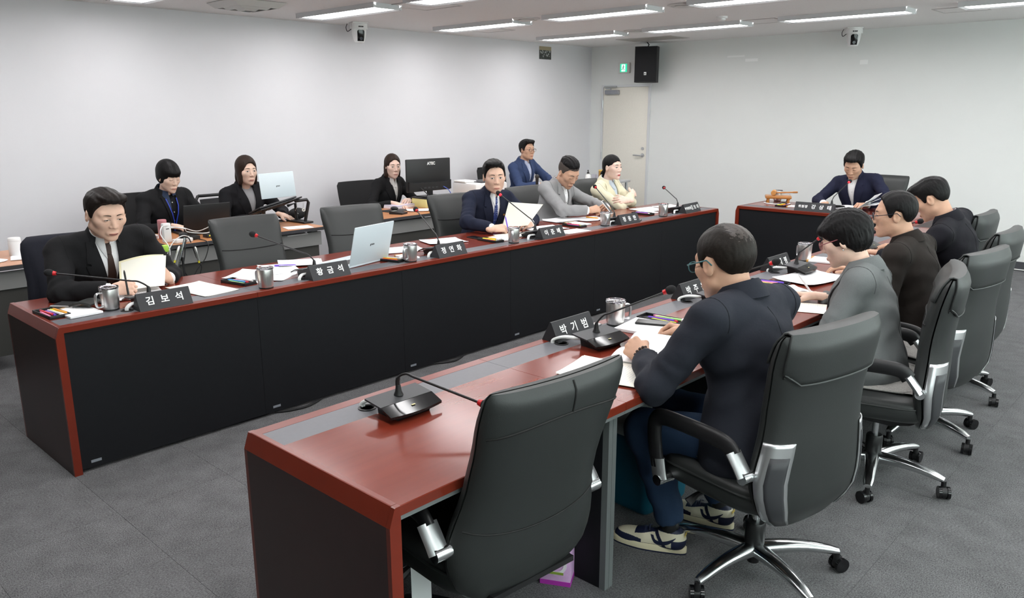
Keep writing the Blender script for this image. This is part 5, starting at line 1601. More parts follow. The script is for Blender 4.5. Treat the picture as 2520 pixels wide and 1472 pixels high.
tray(4.075, .285, -2, 'left of the fifth mug', [1, 0, 3, 5], True, .085)
tray(5.115, .30, -2, 'left of the sixth mug', [0, 1, 5, 6], False, .085)
tray(1.955, -1.935, 4, 'before the man in navy jacket', [3, 1, 0, 8, 7], True, .09, .24)
tray(3.03, -1.93, 6, 'between the two near-row booklets', [3, 7, 2, 1, 6], False, .09, .22)
tray(3.95, -2.10, 2, 'before the man in brown', [3, 7, 1], False, .08)
tray(6.60, -.38, 88, 'beside the gavel block', [7, 4, 3], False, .09, .16)
def loose_pen(x, y, z, rz, k, label, tilt=0.0):
    o = share('pen', PENM[k], None, (x, y, z), (0, tilt, math.radians(rz)), label, 'pen')
    return o
loose_pen(1.475, .50, H+.0125, -38, 1, 'blue pen on papers before the nearest empty far-row chair')
loose_pen(4.55, .46, H+.011, -88, 4, 'orange pencil on the papers of the man in grey blazer')
loose_pen(6.73, -.66, H+.008, 70, 4, 'pencil lying on the ivory sheet before the chairman')

def phone(x, y, rz, label, z=H, w=.072, l=.15, m=None, mtx=None):
    t = empty('smartphone', (x, y, z), math.radians(rz), label, 'phone')
    if mtx is not None: t.matrix_world = mtx
    MB().box((-w/2, -l/2, .0005), (w/2, l/2, .0085), .003).build('body', m or M_BLACK, t)
    MB().box((-w/2+.003, -l/2+.004, .0084), (w/2-.003, l/2-.004, .0090)).build('screen', M_BLACKG, t, flat=True)
    return t
phone(3.075, .44, -8, 'black phone lying behind the fourth pen tray')
phone(3.40, .062, -70, 'black phone tucked beside the fourth nameplate', l=.14)
phone(4.70, .075, -70, 'small black phone beside the fifth nameplate', l=.10, w=.05)
phone(1.845, -1.945, 24, 'black phone lying on the notepad of the man in navy', H+.0145)
phone(3.98, -1.99, 10, 'dark phone beside the notepad of the woman in grey', l=.12)
t = phone(1.668, -1.752, -80, 'small silver recorder beside the nameplate of the man in navy', l=.075, w=.038, m=M_SILVER)
# wallet in two halves on the notepad and desk
t = empty('wallet', (.205, .345, H), math.radians(-52), 'open black wallet with silver-edged case at the near end', 'wallet')
MB().box((-.10, -.05, .001), (.02, .05, .022), .004).build('case', M_SILVER, t)
MB().box((-.094, -.044, .020), (.014, .044, .0225)).build('case_inside', M_BLACK, t, flat=True)
MB().sheet(lambda u, v: Vector((.0+.115*u, (v-.5)*.10, .026+.016*math.sin(u*PI*.9))), 10, 4, .010).build('leather_flap', M_LEATHER, t)
# loudspeaking of the hands: sheets and phone held
def held_sheet(P, label, m, n=14):
    t = empty('held_sheet', P(.5, .5), 0, label, 'paper')
    o = Vector(P(.5, .5))
    MB().sheet(lambda u, v: Vector(P(u, v))-o, n, n, .0014).build('sheet', m, t, ang=70)
    return t
def quad_sheet(a, b, c, d, bow):
    a, b, c, d = map(Vector, (a, b, c, d)); nn = (b-a).cross(d-a).normalized()
    return lambda u, v: (a*(1-u)+b*u)*(1-v)+(d*(1-u)+c*u)*v+nn*bow*math.sin(PI*u)*(.5+.5*v)
held_sheet(quad_sheet((.47, .44, .742), (.69, .43, .742), (.74, .49, .895), (.525, .56, .875), .022), 'ivory sheet held up by the man in the black suit', M_IVORY)
held_sheet(quad_sheet((.465, .45, .744), (.685, .44, .744), (.732, .503, .900), (.52, .575, .880), .022), 'pale yellow cover sheet behind the page of the reading man', mat('yellow paper', (.82, .77, .52), .7))
held_sheet(quad_sheet((3.36, .44, .765), (3.62, .40, .765), (3.76, .36, .925), (3.44, .44, .965), -.03), 'ivory sheet held by the man with the blue tie', M_IVORY)
loose_pen(.475, .385, .80, 80, 6, 'dark pen upright in the hand of the reading man', -1.25)
loose_pen(3.375, .40, .80, 70, 1, 'violet pen in the hand of the man with the blue tie', -1.1)
loose_pen(2.80, -2.235, .80, 100, 5, 'white pen in the hand of the woman in grey blazer', -.9)
tmx = frame((4.745, .445, .805), (.88, .40, .0), (-.25, .55, .72))
phone(0, 0, 0, 'white phone held by the man in grey blazer', m=M_WHITE, mtx=tmx)
MB().sphere((0, 0, .012), .02, 16, 8, (1.0, 1.6, .62)).build('computer_mouse', M_BLACK, None, 'black mouse under the hand of the woman in grey', 'mouse', loc=(2.90, -2.19, H), rz=.2)
# white laptop seen from behind on the far row
M_LAP = mat('laptop pale blue', (.62, .70, .74), .35)
def laptop(x, y, z, rz, label, m, w=.355, d=.235, lean=18, logo=None, sub=True):
    """sitter on +Y side; lid stands on the -Y side, its back to -Y"""
    t = empty('laptop', (x, y, z), math.radians(rz), label, 'laptop')
    MB().box((-w/2, 0, .002), (w/2, d, .016), .004).build('keyboard_base', m if m is not M_BLACK else M_BLACK, t)
    MB().box((-w/2+.02, .05, .0155), (w/2-.02, d-.10, .0168)).build('keys', M_DARK, t, flat=True)
    a = math.radians(lean)
    fr = frame((0, .004, .016), (1, 0, 0), (0, -math.sin(a), math.cos(a)))
    MB().box((-w/2, 0, 0), (w/2, d, .007), .003, fr).build('lid', m, t)
    MB().box((-w/2+.008, .012, -.0006), (w/2-.008, d-.008, 0), 0, fr).build('screen', M_BLACKG, t, flat=True)
    if logo:
        lettering(logo, .020, M_DARK if m is not M_BLACK else M_SILVER, t, frame(fr @ Vector((0, d*.48, .0075)), (1, 0, 0), fr.to_3x3() @ Vector((0, 1, 0))), .0003)
    return t
laptop(1.895, .205, H, 13, 'pale blue laptop open on the far row, lid to the camera', M_LAP, .375, .25, 14, 'gram')

# ------------------------------------------------------------------ chairman's desk: gavel on its block
M_OAK = mat('varnished oak', (.42, .17, .04), .3, noise=(6, .25, (1, 6, 6)), coat=.3)
t = empty('gavel_block', (6.83, -.22, H), math.radians(-62), 'varnished wooden gavel block on little feet', 'gavel block')
MB().box((-.13, -.085, .050), (.13, .085, .080), .010).build('board', M_OAK, t)
for sx in (-1, 1):
    for sy in (-1, 1):
        MB().lathe([(.011, 0), (.016, .012), (.010, .030), (.018, .050)], 12, (sx*.10, sy*.06, 0)).build('foot', M_OAK, t)
t = empty('gavel', (6.83, -.22, H+.080), math.radians(-70), 'wooden gavel lying on its block', 'gavel')
g2 = Matrix.Rotation(PI/2, 4, 'Y')
MB().lathe([(.001, -.052), (.022, -.052), (.026, -.046), (.026, -.030), (.022, -.026), (.024, 0), (.022, .026), (.026, .030), (.026, .046), (.022, .052), (.001, .052)], 20, (0, 0, 0), Matrix.Translation((-.045, 0, .027)) @ g2 @ Matrix.Rotation(PI/2, 4, 'X')).build('head', mat('pale oak', (.52, .25, .08), .3), t)
MB().tube(bez([(-.03, 0, .027), (.02, .0, .028), (.08, .0, .032), (.15, 0, .036), (.19, 0, .038)], 4), [.007]*4+[.0085]*4+[.0075]*4+[.010]*4+[.008], 10).build('handle', M_OAK, t)
MB().tube(bez([(6.80, -.10, H+.006), (6.70, -.14, H+.006), (6.66, -.26, H+.006), (6.72, -.36, H+.006), (6.85, -.34, H+.006), (6.95, -.20, H+.006)], 8), .006, 8).build('white_cable', M_CABLE, None, 'white cable coiled around the gavel block', 'cable')
MB().tube(bez([(6.10, .12, .40), (6.25, -.0, .30), (6.36, .02, .15), (6.5, .05, .012)], 8), .006, 8).build('white_cable', M_CABLE, None, 'white cable hanging in the gap between the far row and the chairman', 'cable')
MB().tube(bez([(XW-.05, -2.0, .008), (XW-.06, -2.8, .008), (XW-.05, -3.4, .008)], 8), .006, 8).build('white_cable', M_CABLE, None, 'white cable along the foot of the end wall', 'cable')
for (x0, x1, lab) in [(1.12, 1.32, 'black cable bulging from under the second far-row desk'), (2.32, 2.48, 'black cable bulging from under the third far-row desk')]:
    MB().tube(bez([(x0-.06, .03, .010), (x0, -.004, .009), ((x0+x1)/2, -.028, .009), (x1, -.004, .009), (x1+.06, .03, .010)], 6), .007, 8).build('floor_cable', M_BLACK, None, lab, 'cable')

# ------------------------------------------------------------------ staff desks by the long wall
M_DESKW = mat('desk top orange beech', (.46, .20, .085), .35, noise=(3, .15, (1, 8, 8)))
M_DESKE = mat('desk edge grey', (.05, .05, .055), .5)
M_FASC = mat('desk fascia grey', (.26, .26, .255), .5)
M_MODP = mat('desk modesty panel', (.055, .055, .050), .6)
SH = .70
def staff_desk(x0, x1, label, y0=1.95, y1=2.63, top=None):
    t = empty('staff_desk', (x0, y0, 0), 0, label, 'desk', 'beech staff desks')
    w, d = x1-x0, y1-y0
    def out(i, r=.05):
        p = []
        for cx, cy, a0 in ((r+i, r+i, PI), (w-r-i, r+i, 1.5*PI), (w-.01-i, d-.01-i, 0), (.01+i, d-.01-i, .5*PI)):
            rr = r if cy < d/2 else .01
            for k in range(5):
                a = a0+PI/2*k/4
                p.append((cx+rr*math.cos(a), cy+rr*math.sin(a)))
        return p
    MB().prism(out(0), 2, SH-.028, SH-.002).build('edge_band', M_DESKE, t, ang=30)
    MB().prism(out(.006), 2, SH-.004, SH).build('desk_top', top or M_DESKW, t, ang=30)
    MB().box((.03, .045, SH-.16), (w-.03, .065, SH-.045)).build('fascia', M_FASC, t, flat=True)
    MB().box((.05, .060, .10), (w-.05, .072, SH-.16)).build('modesty_panel', M_MODP, t, flat=True)
    for lx in (.04, w-.10):
        MB().box((lx, .08, .02), (lx+.06, .16, SH-.03), .008).build('leg', M_FASC, t)
        MB().box((lx, .06, .02), (lx+.06, d-.06, .055), .01).build('foot', M_DESKE, t)
    return t
staff_desk(-1.05, .70, 'beech staff desk at the left edge of the picture', top=mat('desk top pale beech', (.52, .27, .16), .35, noise=(3, .12, (1, 8, 8))))
staff_desk(1.395, 2.76, 'beech staff desk of the two women with laptops')
staff_desk(3.27, 4.66, 'beech staff desk under the black monitor')
staff_desk(4.68, 6.06, 'beech staff desk carrying the white printer')
staff_desk(6.08, 7.05, 'beech staff desk before the man in blue blazer')
# plain task chairs
M_MESH = mat('chair fabric', (.011, .011, .012), .8, bump=(600, .4, .001))
def task_chair(x, y, face, label, w=.25, top=.93, mesh=False):
    t = empty('task_chair', (x, y, 0), math.radians(face-90), label, 'chair', 'black office task chairs')
    rows = []
    for z in [.50+(top-.50)*k/12 for k in range(13)]:
        f = (z-.50)/(top-.50)
        hw = w*(.86+.14*math.sin(min(1, f*1.25)*PI*.5))*(1 if f < .93 else 1-.10*((f-.93)/.07)**2)
        y0 = -.22-.07*f
        rows.append([Vector((hw*math.cos(a)*1.0, y0+.022*math.sin(a)+.30*(hw*math.cos(a))**2, z)) for a in [2*PI*k/24 for k in range(24)]])
    if mesh:
        MB().loft([[Vector((p.x*.86, p.y, p.z)) for p in r] for r in rows[1:-1]]).build('back_mesh', mat('mesh weave', (.03, .03, .032), .8), t, ang=60)
        for s in (-1, 1):
            MB().tube([Vector((s*max(abs(p.x) for p in r), r[0].y, r[0].z)) for r in rows], .014, 8).build('back_frame_side', M_BLACK, t)
        for r in (rows[0], rows[-1]):
            MB().tube([r[k] for k in range(12, -1, -2)], .014, 8).build('back_frame_bar', M_BLACK, t)
    else:
        MB().loft(rows).build('back', M_MESH, t, ang=60)
    MB().loft([[Vector((.235*s*math.copysign(abs(math.cos(a))**.6, math.cos(a)), .02+.225*s*math.copysign(abs(math.sin(a))**.6, math.sin(a)), z)) for a in [2*PI*k/28 for k in range(28)]] for z, s in ((.39, .9), (.40, .98), (.44, 1), (.462, .94), (.468, .6))]).build('seat', M_MESH, t, ang=60)
    MB().tube([(0, -.10, .385), (0, -.22, .40), (0, -.26, .55)], .022, 8, flat=(1.6, .7)).build('back_support', M_BLACK, t)
    MB().cyl((0, 0, .10), (0, 0, .39), .022, 14).build('column', M_BLACK, t)
    for k in range(5):
        a = .3+2*PI*k/5; d = Vector((math.cos(a), math.sin(a), 0))
        MB().tube([d*.02+Vector((0, 0, .10)), d*.27+Vector((0, 0, .075))], [.024, .016], 8).build('base_leg', M_BLACK, t)
        MB().cyl(d*.27+Vector((-d.y*.02, d.x*.02, .027)), d*.27+Vector((d.y*.02, -d.x*.02, .027)), .027, 14).build('caster', M_BLACKG, t)
    return t
task_chair(1.72, 3.05, -90, 'black high-backed office chair behind the bowl-cut woman', .27, .97)
task_chair(2.50, 3.02, -90, 'black mesh office chair behind the woman with dark bob', .24, .90, True)
task_chair(4.10, 3.06, -90, 'black office chair behind the young woman at the monitor', .27, .92)
task_chair(6.22, 3.10, -90, 'black office chair behind the man in blue blazer', .26, .96)
# dark coat over the first chair
t = empty('draped_coat', (.50, 1.03, 0), math.radians(-7), 'dark coat hung over the chair of the reading man', 'coat')
def coat(sd):
    rows = []
    for z in (1.012, .99, .95, .88, .78, .66, .54, .44):
        rows.append([back_pt(min(z, 1.0), s, sd, .014) for s in [-1+k/12 for k in range(25)]])
    return rows
mb = MB(); rows = []
for z, o in ((.42, .045), (.52, .040), (.64, .034), (.76, .028), (.87, .022), (.95, .016), (.985, .012), (1.0, .010)):
    ring = []
    for k in range(48):
        a = 2*PI*k/48
        w = lerp_tab(BACK_W, max(z, .62))+o; tt = lerp_tab(BACK_T, min(max(z, .5), .97))+o
        x = w*math.copysign(abs(math.cos(a))**.6, math.cos(a)); yy = lerp_tab(BACK_Y, z)+tt*math.sin(a)+.42*min(abs(x), .25)**2
        f = (.010*math.sin(a*7+z*9)+.006*math.sin(a*13+4*z))*(1.02-z)*1.6
        ring.append(Vector((-x*(1+f*2), -yy-f*math.sin(a)*2, z)))
    rows.append(ring)
rows.append([Vector((p.x*.9, (p.y+lerp_tab(BACK_Y, 1.0))*.5-lerp_tab(BACK_Y, 1.0), 1.022)) for p in rows[-1]])
mb.loft(rows).build('coat_body', fabric('coat navy', (.012, .013, .020)), t, ang=70)
t.scale = (1, 1, .93)

# ------------------------------------------------------------------ things on the staff desks
def bottle(x, y, z, r, h, m, capm, label, cat='tumbler', name='tumbler'):
    t = empty(name, (x, y, z), 0, label, cat)
    MB().lathe([(r*.9, 0), (r, .006), (r, h*.78), (r*.97, h*.80)], 24).build('body', m, t)
    MB().lathe([(r*.99, h*.80), (r*1.0, h*.82), (r*.98, h*.97), (r*.9, h), (.005, h)], 24).build('lid', capm, t)
    return t
bottle(.50, 2.33, SH, .040, .125, M_WHITE, M_WHITE, 'white thermos cup on the leftmost staff desk')
bottle(1.505, 2.30, SH, .034, .15, mat('pink metal', (.55, .26, .27), .3, metal=.5), mat('pink lid', (.50, .20, .22), .4), 'pink tumbler beside the bowl-cut woman')
t = empty('charging_box', (1.455, 2.12, SH), .1, 'tall white charger box with cables on the staff desk', 'charger')
MB().box((-.030, -.020, 0), (.030, .020, .145), .006).build('shell', M_WHITE, t)
MB().box((-.012, -.021, .10), (.012, -.0199, .106)).build('socket', M_BLACK, t, flat=True)
paper(.25, 2.25, 20, 'loose sheets on the leftmost staff desk', .21, .30, n=3, curl=.6, z=SH)
paper(.72-.14, 2.20, 70, 'stack of white sheets behind the reading man\'s coat', .18, .25, n=4, z=SH)
paper(1.47, 2.42, 80, 'white sheet under the pink tumbler side of the staff desk', .14, .20, M_PAPER, z=SH)
MB().lathe([(.035, 0), (.038, .004), (.038, .020), (.030, .026), (.004, .026)], 22).build('white_puck', M_WHITE, None, 'round white box at the corner of the first laptop desk', 'box', loc=(1.46, 2.38, SH+.004))
laptop(1.86, 2.30, SH, -4, 'black laptop in front of the bowl-cut woman', M_BLACK, .375, .235, 12)
# adapter boxes with yellow labels, plug, connectors, cables
M_YEL = mat('yellow label', (.80, .72, .05), .5)
for (x, y, rz, lab) in [(1.62, 2.10, 12, 'black adapter box with yellow label, left of two'), (1.82, 2.12, 4, 'black adapter box with yellow label, right of two')]:
    t = empty('adapter_box', (x, y, SH), math.radians(rz), lab, 'adapter')
    MB().box((-.07, -.035, 0), (.07, .035, .030), .004).build('case', M_BLACK, t)
    MB().box((-.055, -.0356, .012), (-.015, -.0349, .024)).build('label_strip', M_YEL, t, flat=True)
t = empty('power_plug', (1.545, 2.04, SH+.030), 0, 'black power plug sitting on a white power strip', 'plug')
MB().box((-.028, -.022, 0), (.028, .022, .040), .008).build('plug_body', M_BLACK, t)
MB().tube([(.0, -.022, .02), (.02, -.05, .0), (.03, -.075, -.06), (.05, -.08, -.15)], .005, 8).build('lead', M_BLACK, t)
MB().box((-.07, -.03, 0), (.07, .03, .030), .006).build('power_strip', M_WHITE, None, 'white power strip at the desk corner', 'power strip', loc=(1.535, 2.035, SH), rz=.15)
for i, (pts, lab) in enumerate([([(1.46, 2.10, .83), (1.40, 2.06, .83), (1.36, 2.0, .78), (1.38, 1.93, .70), (1.37, 1.90, .64)], 'white cable looping from the charger box over the desk corner'),
                                ([(1.47, 2.08, .82), (1.56, 2.05, .80), (1.62, 2.12, .76), (1.74, 2.06, .745), (1.86, 2.10, .77), (1.93, 2.07, .74), (2.05, 2.10, .73)], 'white cable winding along the adapter boxes'),
                                ([(1.47, 2.16, .80), (1.60, 2.18, .79), (1.72, 2.17, .75), (1.80, 2.05, .80), (1.84, 2.04, .76), (1.98, 2.06, .75)], 'white cable arched over the right adapter box'),
                                ([(1.58, 2.02, .74), (1.50, 1.96, .76), (1.42, 1.93, .73), (1.36, 1.91, .66), (1.35, 1.91, .62)], 'white cable bundle hanging at the desk corner')]):
    MB().tube(bez(pts, 8), .0036, 8).build('white_cable', M_CABLE, None, lab, 'cable')
for (pts, lab) in [([(1.66, 2.06, .71), (1.68, 1.93, .69), (1.64, 1.91, .58), (1.56, 1.90, .50), (1.52, 1.90, .40), (1.56, 1.92, .25)], 'black cable hanging in a loop before the staff desk'),
                   ([(1.56, 2.02, .72), (1.50, 1.92, .70), (1.48, 1.905, .62), (1.46, 1.90, .52), (1.50, 1.90, .42), (1.47, 1.91, .30)], 'black cable hanging from the power plug')]:
    MB().tube(bez(pts, 8), .0036, 8).build('black_cable', M_BLACK, None, lab, 'cable')
for (a, b, lab) in [((1.44, 1.885, .70), (1.395, 1.88, .60), 'silver audio connector with yellow band, slanting'), ((1.555, 1.885, .68), (1.57, 1.88, .575), 'silver audio connector with yellow band, hanging straight')]:
    a, b = Vector(a), Vector(b); d = (b-a)
    t = empty('audio_connector', tuple(a), 0, lab, 'connector')
    MB().tube([Vector((0, 0, 0)), d*.1, d*.45, d*.46, d*.5, d*.51, d], [.005, .010, .010, .0085, .0085, .010, .010], 12).build('barrel', M_STEEL, t)
    MB().tube([d*1.0, d*1.18], [.008, .007], 10).build('yellow_band', M_YEL, t)
    MB().tube(bez([d*1.18, d*1.5+Vector((.01, 0, 0)), d*2.1+Vector((-.02, 0, 0))], 5), .004, 8).build('lead', M_BLACK, t)
t = empty('tripod_stand', (1.40, 1.86, 0), 0, 'thin silver stand pole leaning before the staff desk', 'stand')
MB().tube([(.075, 0, .76), (-.03, 0, .45), (-.10, 0, 0.0)], .009, 10).build('pole', M_CHROME, t)
MB().tube([(.04, .01, .62), (.10, .03, 0.0)], .007, 8).build('leg', M_BLACK, t)
MB().tube([(.04, -.01, .62), (.0, -.10, 0.0)], .007, 8).build('leg', M_BLACK, t)
MB().box((-.02, -.02, -.02), (.02, .02, .03), .006).build('lime_clip', mat('lime', (.45, .75, .1), .5), None, 'lime green clip at the desk corner', 'clip', loc=(1.345, 1.915, .685))
# second laptop on a raised stand
t = empty('laptop_stand', (2.50, 2.24, SH), math.radians(2), 'black folding laptop stand with jointed legs', 'laptop stand')
fr = frame((-.21, -.03, .165), (1, 0, .19), (0, .95, -.30))
MB().box((0, 0, -.012), (.42, .26, 0), .005, fr).build('platform', M_BLACK, t)
for k in range(7):
    MB().box((.05+.05*k, .02, -.016), (.062+.05*k, .24, -.012), 0, fr).build('slat', M_DARK, t, flat=True)
for (pts, lab) in [([(-.15, .02, .16), (-.14, .04, .07), (-.10, .06, .01)], 'l'), ([(.16, .02, .20), (.27, -.0, .205), (.285, .0, .18), (.255, .02, .015)], 'r'), ([(.20, .20, .14), (.27, .18, .16), (.26, .16, .015)], 'b')]:
    MB().tube(pts, .017, 8, flat=(1, .8)).build('stand_leg', M_BLACK, t)
MB().box((.20, -.04, 0), (.30, .22, .016), .005).build('stand_foot', M_BLACK, t)
MB().box((-.16, -.02, 0), (-.06, .20, .014), .005).build('stand_foot', M_BLACK, t)
t = empty('laptop', (0, 0, 0), 0, 'pale blue laptop raised on the black stand', 'laptop')
bs = frame((2.50-.20, 2.24-.02, SH+.169), (1, 0, .19), (0, .95, -.30))
MB().box((0, 0, 0), (.36, .235, .014), .004, bs).build('keyboard_base', M_DARK, t)
ld = frame(Vector((2.40, 2.33, SH+.232)), (1, 0, .02), (0, .12, 1))
MB().box((-.02, 0, 0), (.315, .215, .007), .003, ld).build('lid', M_LAP, t)
lettering('gram', .018, M_DARK, t, frame(ld @ Vector((.15, .10, .0078)), ld.to_3x3() @ Vector((1, 0, 0)), ld.to_3x3() @ Vector((0, 1, 0))), .0003)
t = empty('pouch', (2.70, 2.50, SH), 0, 'black soft pouch beside the laptop stand', 'pouch')
MB().sphere((.12, 0, .055), .06, 16, 10, (1.5, .8, .9)).build('bag', M_MESH, t)
MB().tube([(.10, -.05, .06), (.04, -.10, .10), (.02, -.16, .13)], .0025, 6).build('cord', M_CABLE, t)
t = empty('key_charm', (2.71, 2.215, SH+.14), 0, 'small pale ring charm hanging from the laptop stand', 'key ring')
MB().tube([(0, 0, .045), (0, 0, .0)], .0018, 6).build('chain', M_STEEL, t)
MB().lathe([(.008, -.004), (.016, -.004), (.016, .004), (.008, .004), (.008, -.004)], 16, (0, 0, 0), Matrix.Translation((0, 0, -.016)) @ Matrix.Rotation(PI/2, 4, 'X'), cap=False).build('ring_tag', mat('pale silver', (.72, .72, .68), .4), t)
paper(2.55, 2.06, 75, 'printed sheet below the laptop stand', .16, .22, n=2, z=SH)
MB().box((-.085, -.06, .0), (.085, .06, .004), .002).build('mouse_pad', M_BLACK, None, 'black mouse pad beside the laptop stand', 'mouse pad', loc=(2.70, 2.60-.08, SH), rz=.1)
MB().box((-.10, -.09, 0), (.10, .09, .010), .003).build('white_tray', M_WHITE, None, 'white flat case on the shelf below the staff desk', 'case', loc=(2.50, 2.08, SH-.055))
# monitor, box, mouse and papers of the third desk
t = empty('monitor', (4.335, 2.42, SH+.10), math.radians(-3), 'black computer monitor seen from behind on a yellow box', 'monitor')
MB().box((-.285, -.012, .055), (.285, .012, .385), .008).build('panel', M_BLACK, t)
MB().prism([(-.27, .065), (.27, .065), (.27, .16), (.20, .145), (-.20, .145), (-.27, .16)], 1, -.040, -.010).build('rear_bulge', M_BLACK, t, ang=20)
lettering('ATEC', .040, M_WHITEM, t, frame((0.03, -.0128, .335), (1, 0, 0), (0, 0, 1)), .0016, 1.05)
MB().box((-.035, -.028, 0.0), (.035, -.008, .10), .006).build('stand_neck', M_BLACK, t)
MB().box((-.12, -.09, 0.0), (.12, .07, .010), .004).build('stand_foot', M_BLACK, t)
for i in range(4):
    MB().box((-.09+.05*i, -.0415, .085), (-.06+.05*i, -.0395, .100)).build('port', M_DARK, t, flat=True)
MB().tube(bez([(.16, -.045, .095), (.19, -.09, .06), (.22, -.11, .0)], 6), .004, 8).build('monitor_cable', mat('blue plug', (.05, .10, .5), .4), t)
MB().tube(bez([(-.14, -.045, .10), (-.09, -.11, .02), (-.08, -.16, -.06), (-.10, -.20, -.096)], 6), .005, 8).build('power_cable', M_BLACK, t)
t = empty('yellow_box', (4.33, 2.40, SH), 0, 'yellow box with black top carrying the monitor', 'box')
MB().box((-.15, -.11, 0), (.15, .11, .088), .003).build('carton', mat('yellow carton', (.72, .66, .28), .6), t)
MB().box((-.153, -.113, .088), (.153, .113, .0995), .002).build('black_lid', M_BLACK, t)
MB().box((-.14, -.10, 0), (.14, .10, .004), .002).build('mouse_pad', M_BLACK, None, 'black mouse pad under the hand of the young woman', 'mouse pad', loc=(3.83, 2.36, SH), rz=.05)
MB().sphere((0, 0, .014), .03, 16, 8, (1.0, 1.6, .6)).build('computer_mouse', M_BLACK, None, 'black mouse on the pad of the young woman', 'mouse', loc=(3.86, 2.40, SH+.004), rz=.1)
t = empty('calculator', (3.70, 2.14, SH), math.radians(24), 'black desk calculator at the front of the monitor desk', 'calculator')
MB().prism([(-.07, 0), (.07, 0), (.07, .030), (-.07, .014)], 0, -.055, .055).build('case', M_BLACK, t, ang=20)
MB().box((-.045, .035, .022), (.045, .060, .0285)).build('display', mat('lcd', (.25, .28, .25), .3), t, flat=True)
MB().lathe([(.034, 0), (.036, .004), (.036, .014), (.028, .018), (.004, .018)], 22).build('white_puck', M_WHITE, None, 'round white box at the corner of the monitor desk', 'box', loc=(3.42, 2.10, SH))
paper(4.02, 2.18, 60, 'white sheets before the yellow box', .18, .25, n=3, z=SH, curl=.4)
paper(3.38, 2.36, 80, 'white note beside the mouse pad of the young woman', .10, .14, n=2, z=SH)
t = empty('ring_binder', (4.03, 2.53, SH), math.radians(10), 'pinkish stack of files under the hands of the young woman', 'files')
for k in range(3):
    MB().box((-.14+.004*k, -.09, .012*k), (.14-.003*k, .09, .012*k+.011), .001).build('folder', mat('file pink %d' % k, ((.72, .60, .66), (.80, .78, .80), (.60, .55, .68))[k], .6), t)
# white printer
t = empty('printer', (5.08, 2.42, SH), math.radians(-4), 'white laser printer on the staff desk', 'printer')
MB().box((-.23, -.20, 0), (.23, .20, .20), .02).build('case', M_WHITE, t)
MB().box((-.10, -.15, .195), (.20, .14, .210), .008).build('output_tray', M_DARK, t)
MB().box((-.23, -.02, .20), (-.06, .18, .22), .01).build('control_panel', M_WHITE, t)
vt = MB().cyl((-.13, -.199, .11), (-.13, -.204, .11), .055, 28).build('fan_grille', mat('grille white', (.55, .55, .56), .5), t)
for k in range(7):
    x = -.045+.015*k; hgt = math.sqrt(max(.05**2-x*x, 0))
    MB().box((-.13+x-.003, -.2055, .11-hgt), (-.13+x+.003, -.2035, .11+hgt)).build('grille_slot', M_DARK, vt, flat=True)
MB().box((-.12, -.16, 0), (.12, .16, .06), .004).build('pink_files', mat('pink files', (.75, .52, .60), .7), None, 'pink stack of documents before the man in blue blazer', 'files', loc=(5.93, 2.46, SH), rz=.15)
paper(5.93, 2.46, 9, 'white crumpled sheet on top of the pink documents', .20, .24, M_PAPER, .9, n=2, z=SH+.0605)
t = empty('handheld_microphone', (5.90, 2.30, SH), 0, 'upright black handheld microphone before the man in blue blazer', 'microphone')
MB().lathe([(.05, 0), (.05, .008), (.012, .016), (.012, .06)], 20).build('stand', M_BLACK, t)
MB().lathe([(.015, .06), (.018, .16), (.020, .19)], 16).build('handle', M_BLACK, t)
MB().lathe([(.0205, .088), (.0205, .100)], 16).build('yellow_ring', M_YEL, t)
MB().sphere((0, 0, .212), .026, 16, 10, (1, 1, 1.1)).build('grille_ball', mat('mic grille', (.03, .03, .03), .6, bump=(700, .6, .002)), t)
t = empty('tablet', (6.50, 2.30, SH), math.radians(-10), 'black tablet propped before the man in blue blazer', 'tablet')
MB().box((-.12, 0, 0), (.12, .008, .15), .003, Matrix.Rotation(math.radians(-30), 4, 'X')).build('slab', M_BLACK, t)
MB().box((-.05, .02, 0), (.05, .09, .006), .002).build('prop', M_BLACK, t)
# side table in the corner with sanitiser, glasses and jar
t = empty('side_table', (7.50, 2.62, 0), 0, 'small side table in the corner behind the woman in cream', 'table')
MB().box((-.40, -.25, .715), (.40, .25, .745), .004).build('table_top', mat('grey laminate', (.5, .5, .5), .5), t)
for sx in (-1, 1):
    for sy in (-1, 1):
        MB().cyl((sx*.36, sy*.21, 0), (sx*.36, sy*.21, .715), .018, 10).build('leg', M_SILVER, t)
t = empty('sanitiser_bottle', (7.26, 2.60, .745), 0, 'white pump bottle of sanitiser on the corner table', 'bottle')
MB().lathe([(.034, 0), (.038, .008), (.038, .075), (.030, .095), (.014, .102), (.014, .110)], 22).build('bottle', M_WHITE, t)
MB().lathe([(.016, .108), (.016, .124), (.006, .126), (.006, .145)], 14).build('pump_collar', M_BLACK, t)
MB().tube([(0, 0, .145), (0, 0, .150), (-.03, -.02, .148)], .007, 8).build('pump_nozzle', M_BLACK, t)
for (x, y, lab) in [(7.42, 2.56, 'clear drinking glass left of two on the corner table'), (7.47, 2.66, 'clear drinking glass right of two on the corner table')]:
    t = empty('drinking_glass', (x, y, .745), 0, lab, 'glass', 'glasses on the corner table')
    MB().lathe([(.026, 0), (.030, .004), (.033, .085), (.031, .085), (.028, .006), (.004, .006)], 20).build('cup', M_GLASS, t)
t = empty('tea_jar', (7.58, 2.60, .745), 0, 'amber jar with yellow rim on the corner table', 'jar')
MB().lathe([(.052, 0), (.056, .004), (.056, .12), (.054, .125)], 26).build('jar', mat('amber liquid', (.50, .24, .03), .1, trans=.3), t)
MB().lathe([(.057, .125), (.058, .14), (.004, .142)], 26).build('lid', mat('amber rim', (.75, .50, .12), .3), t)
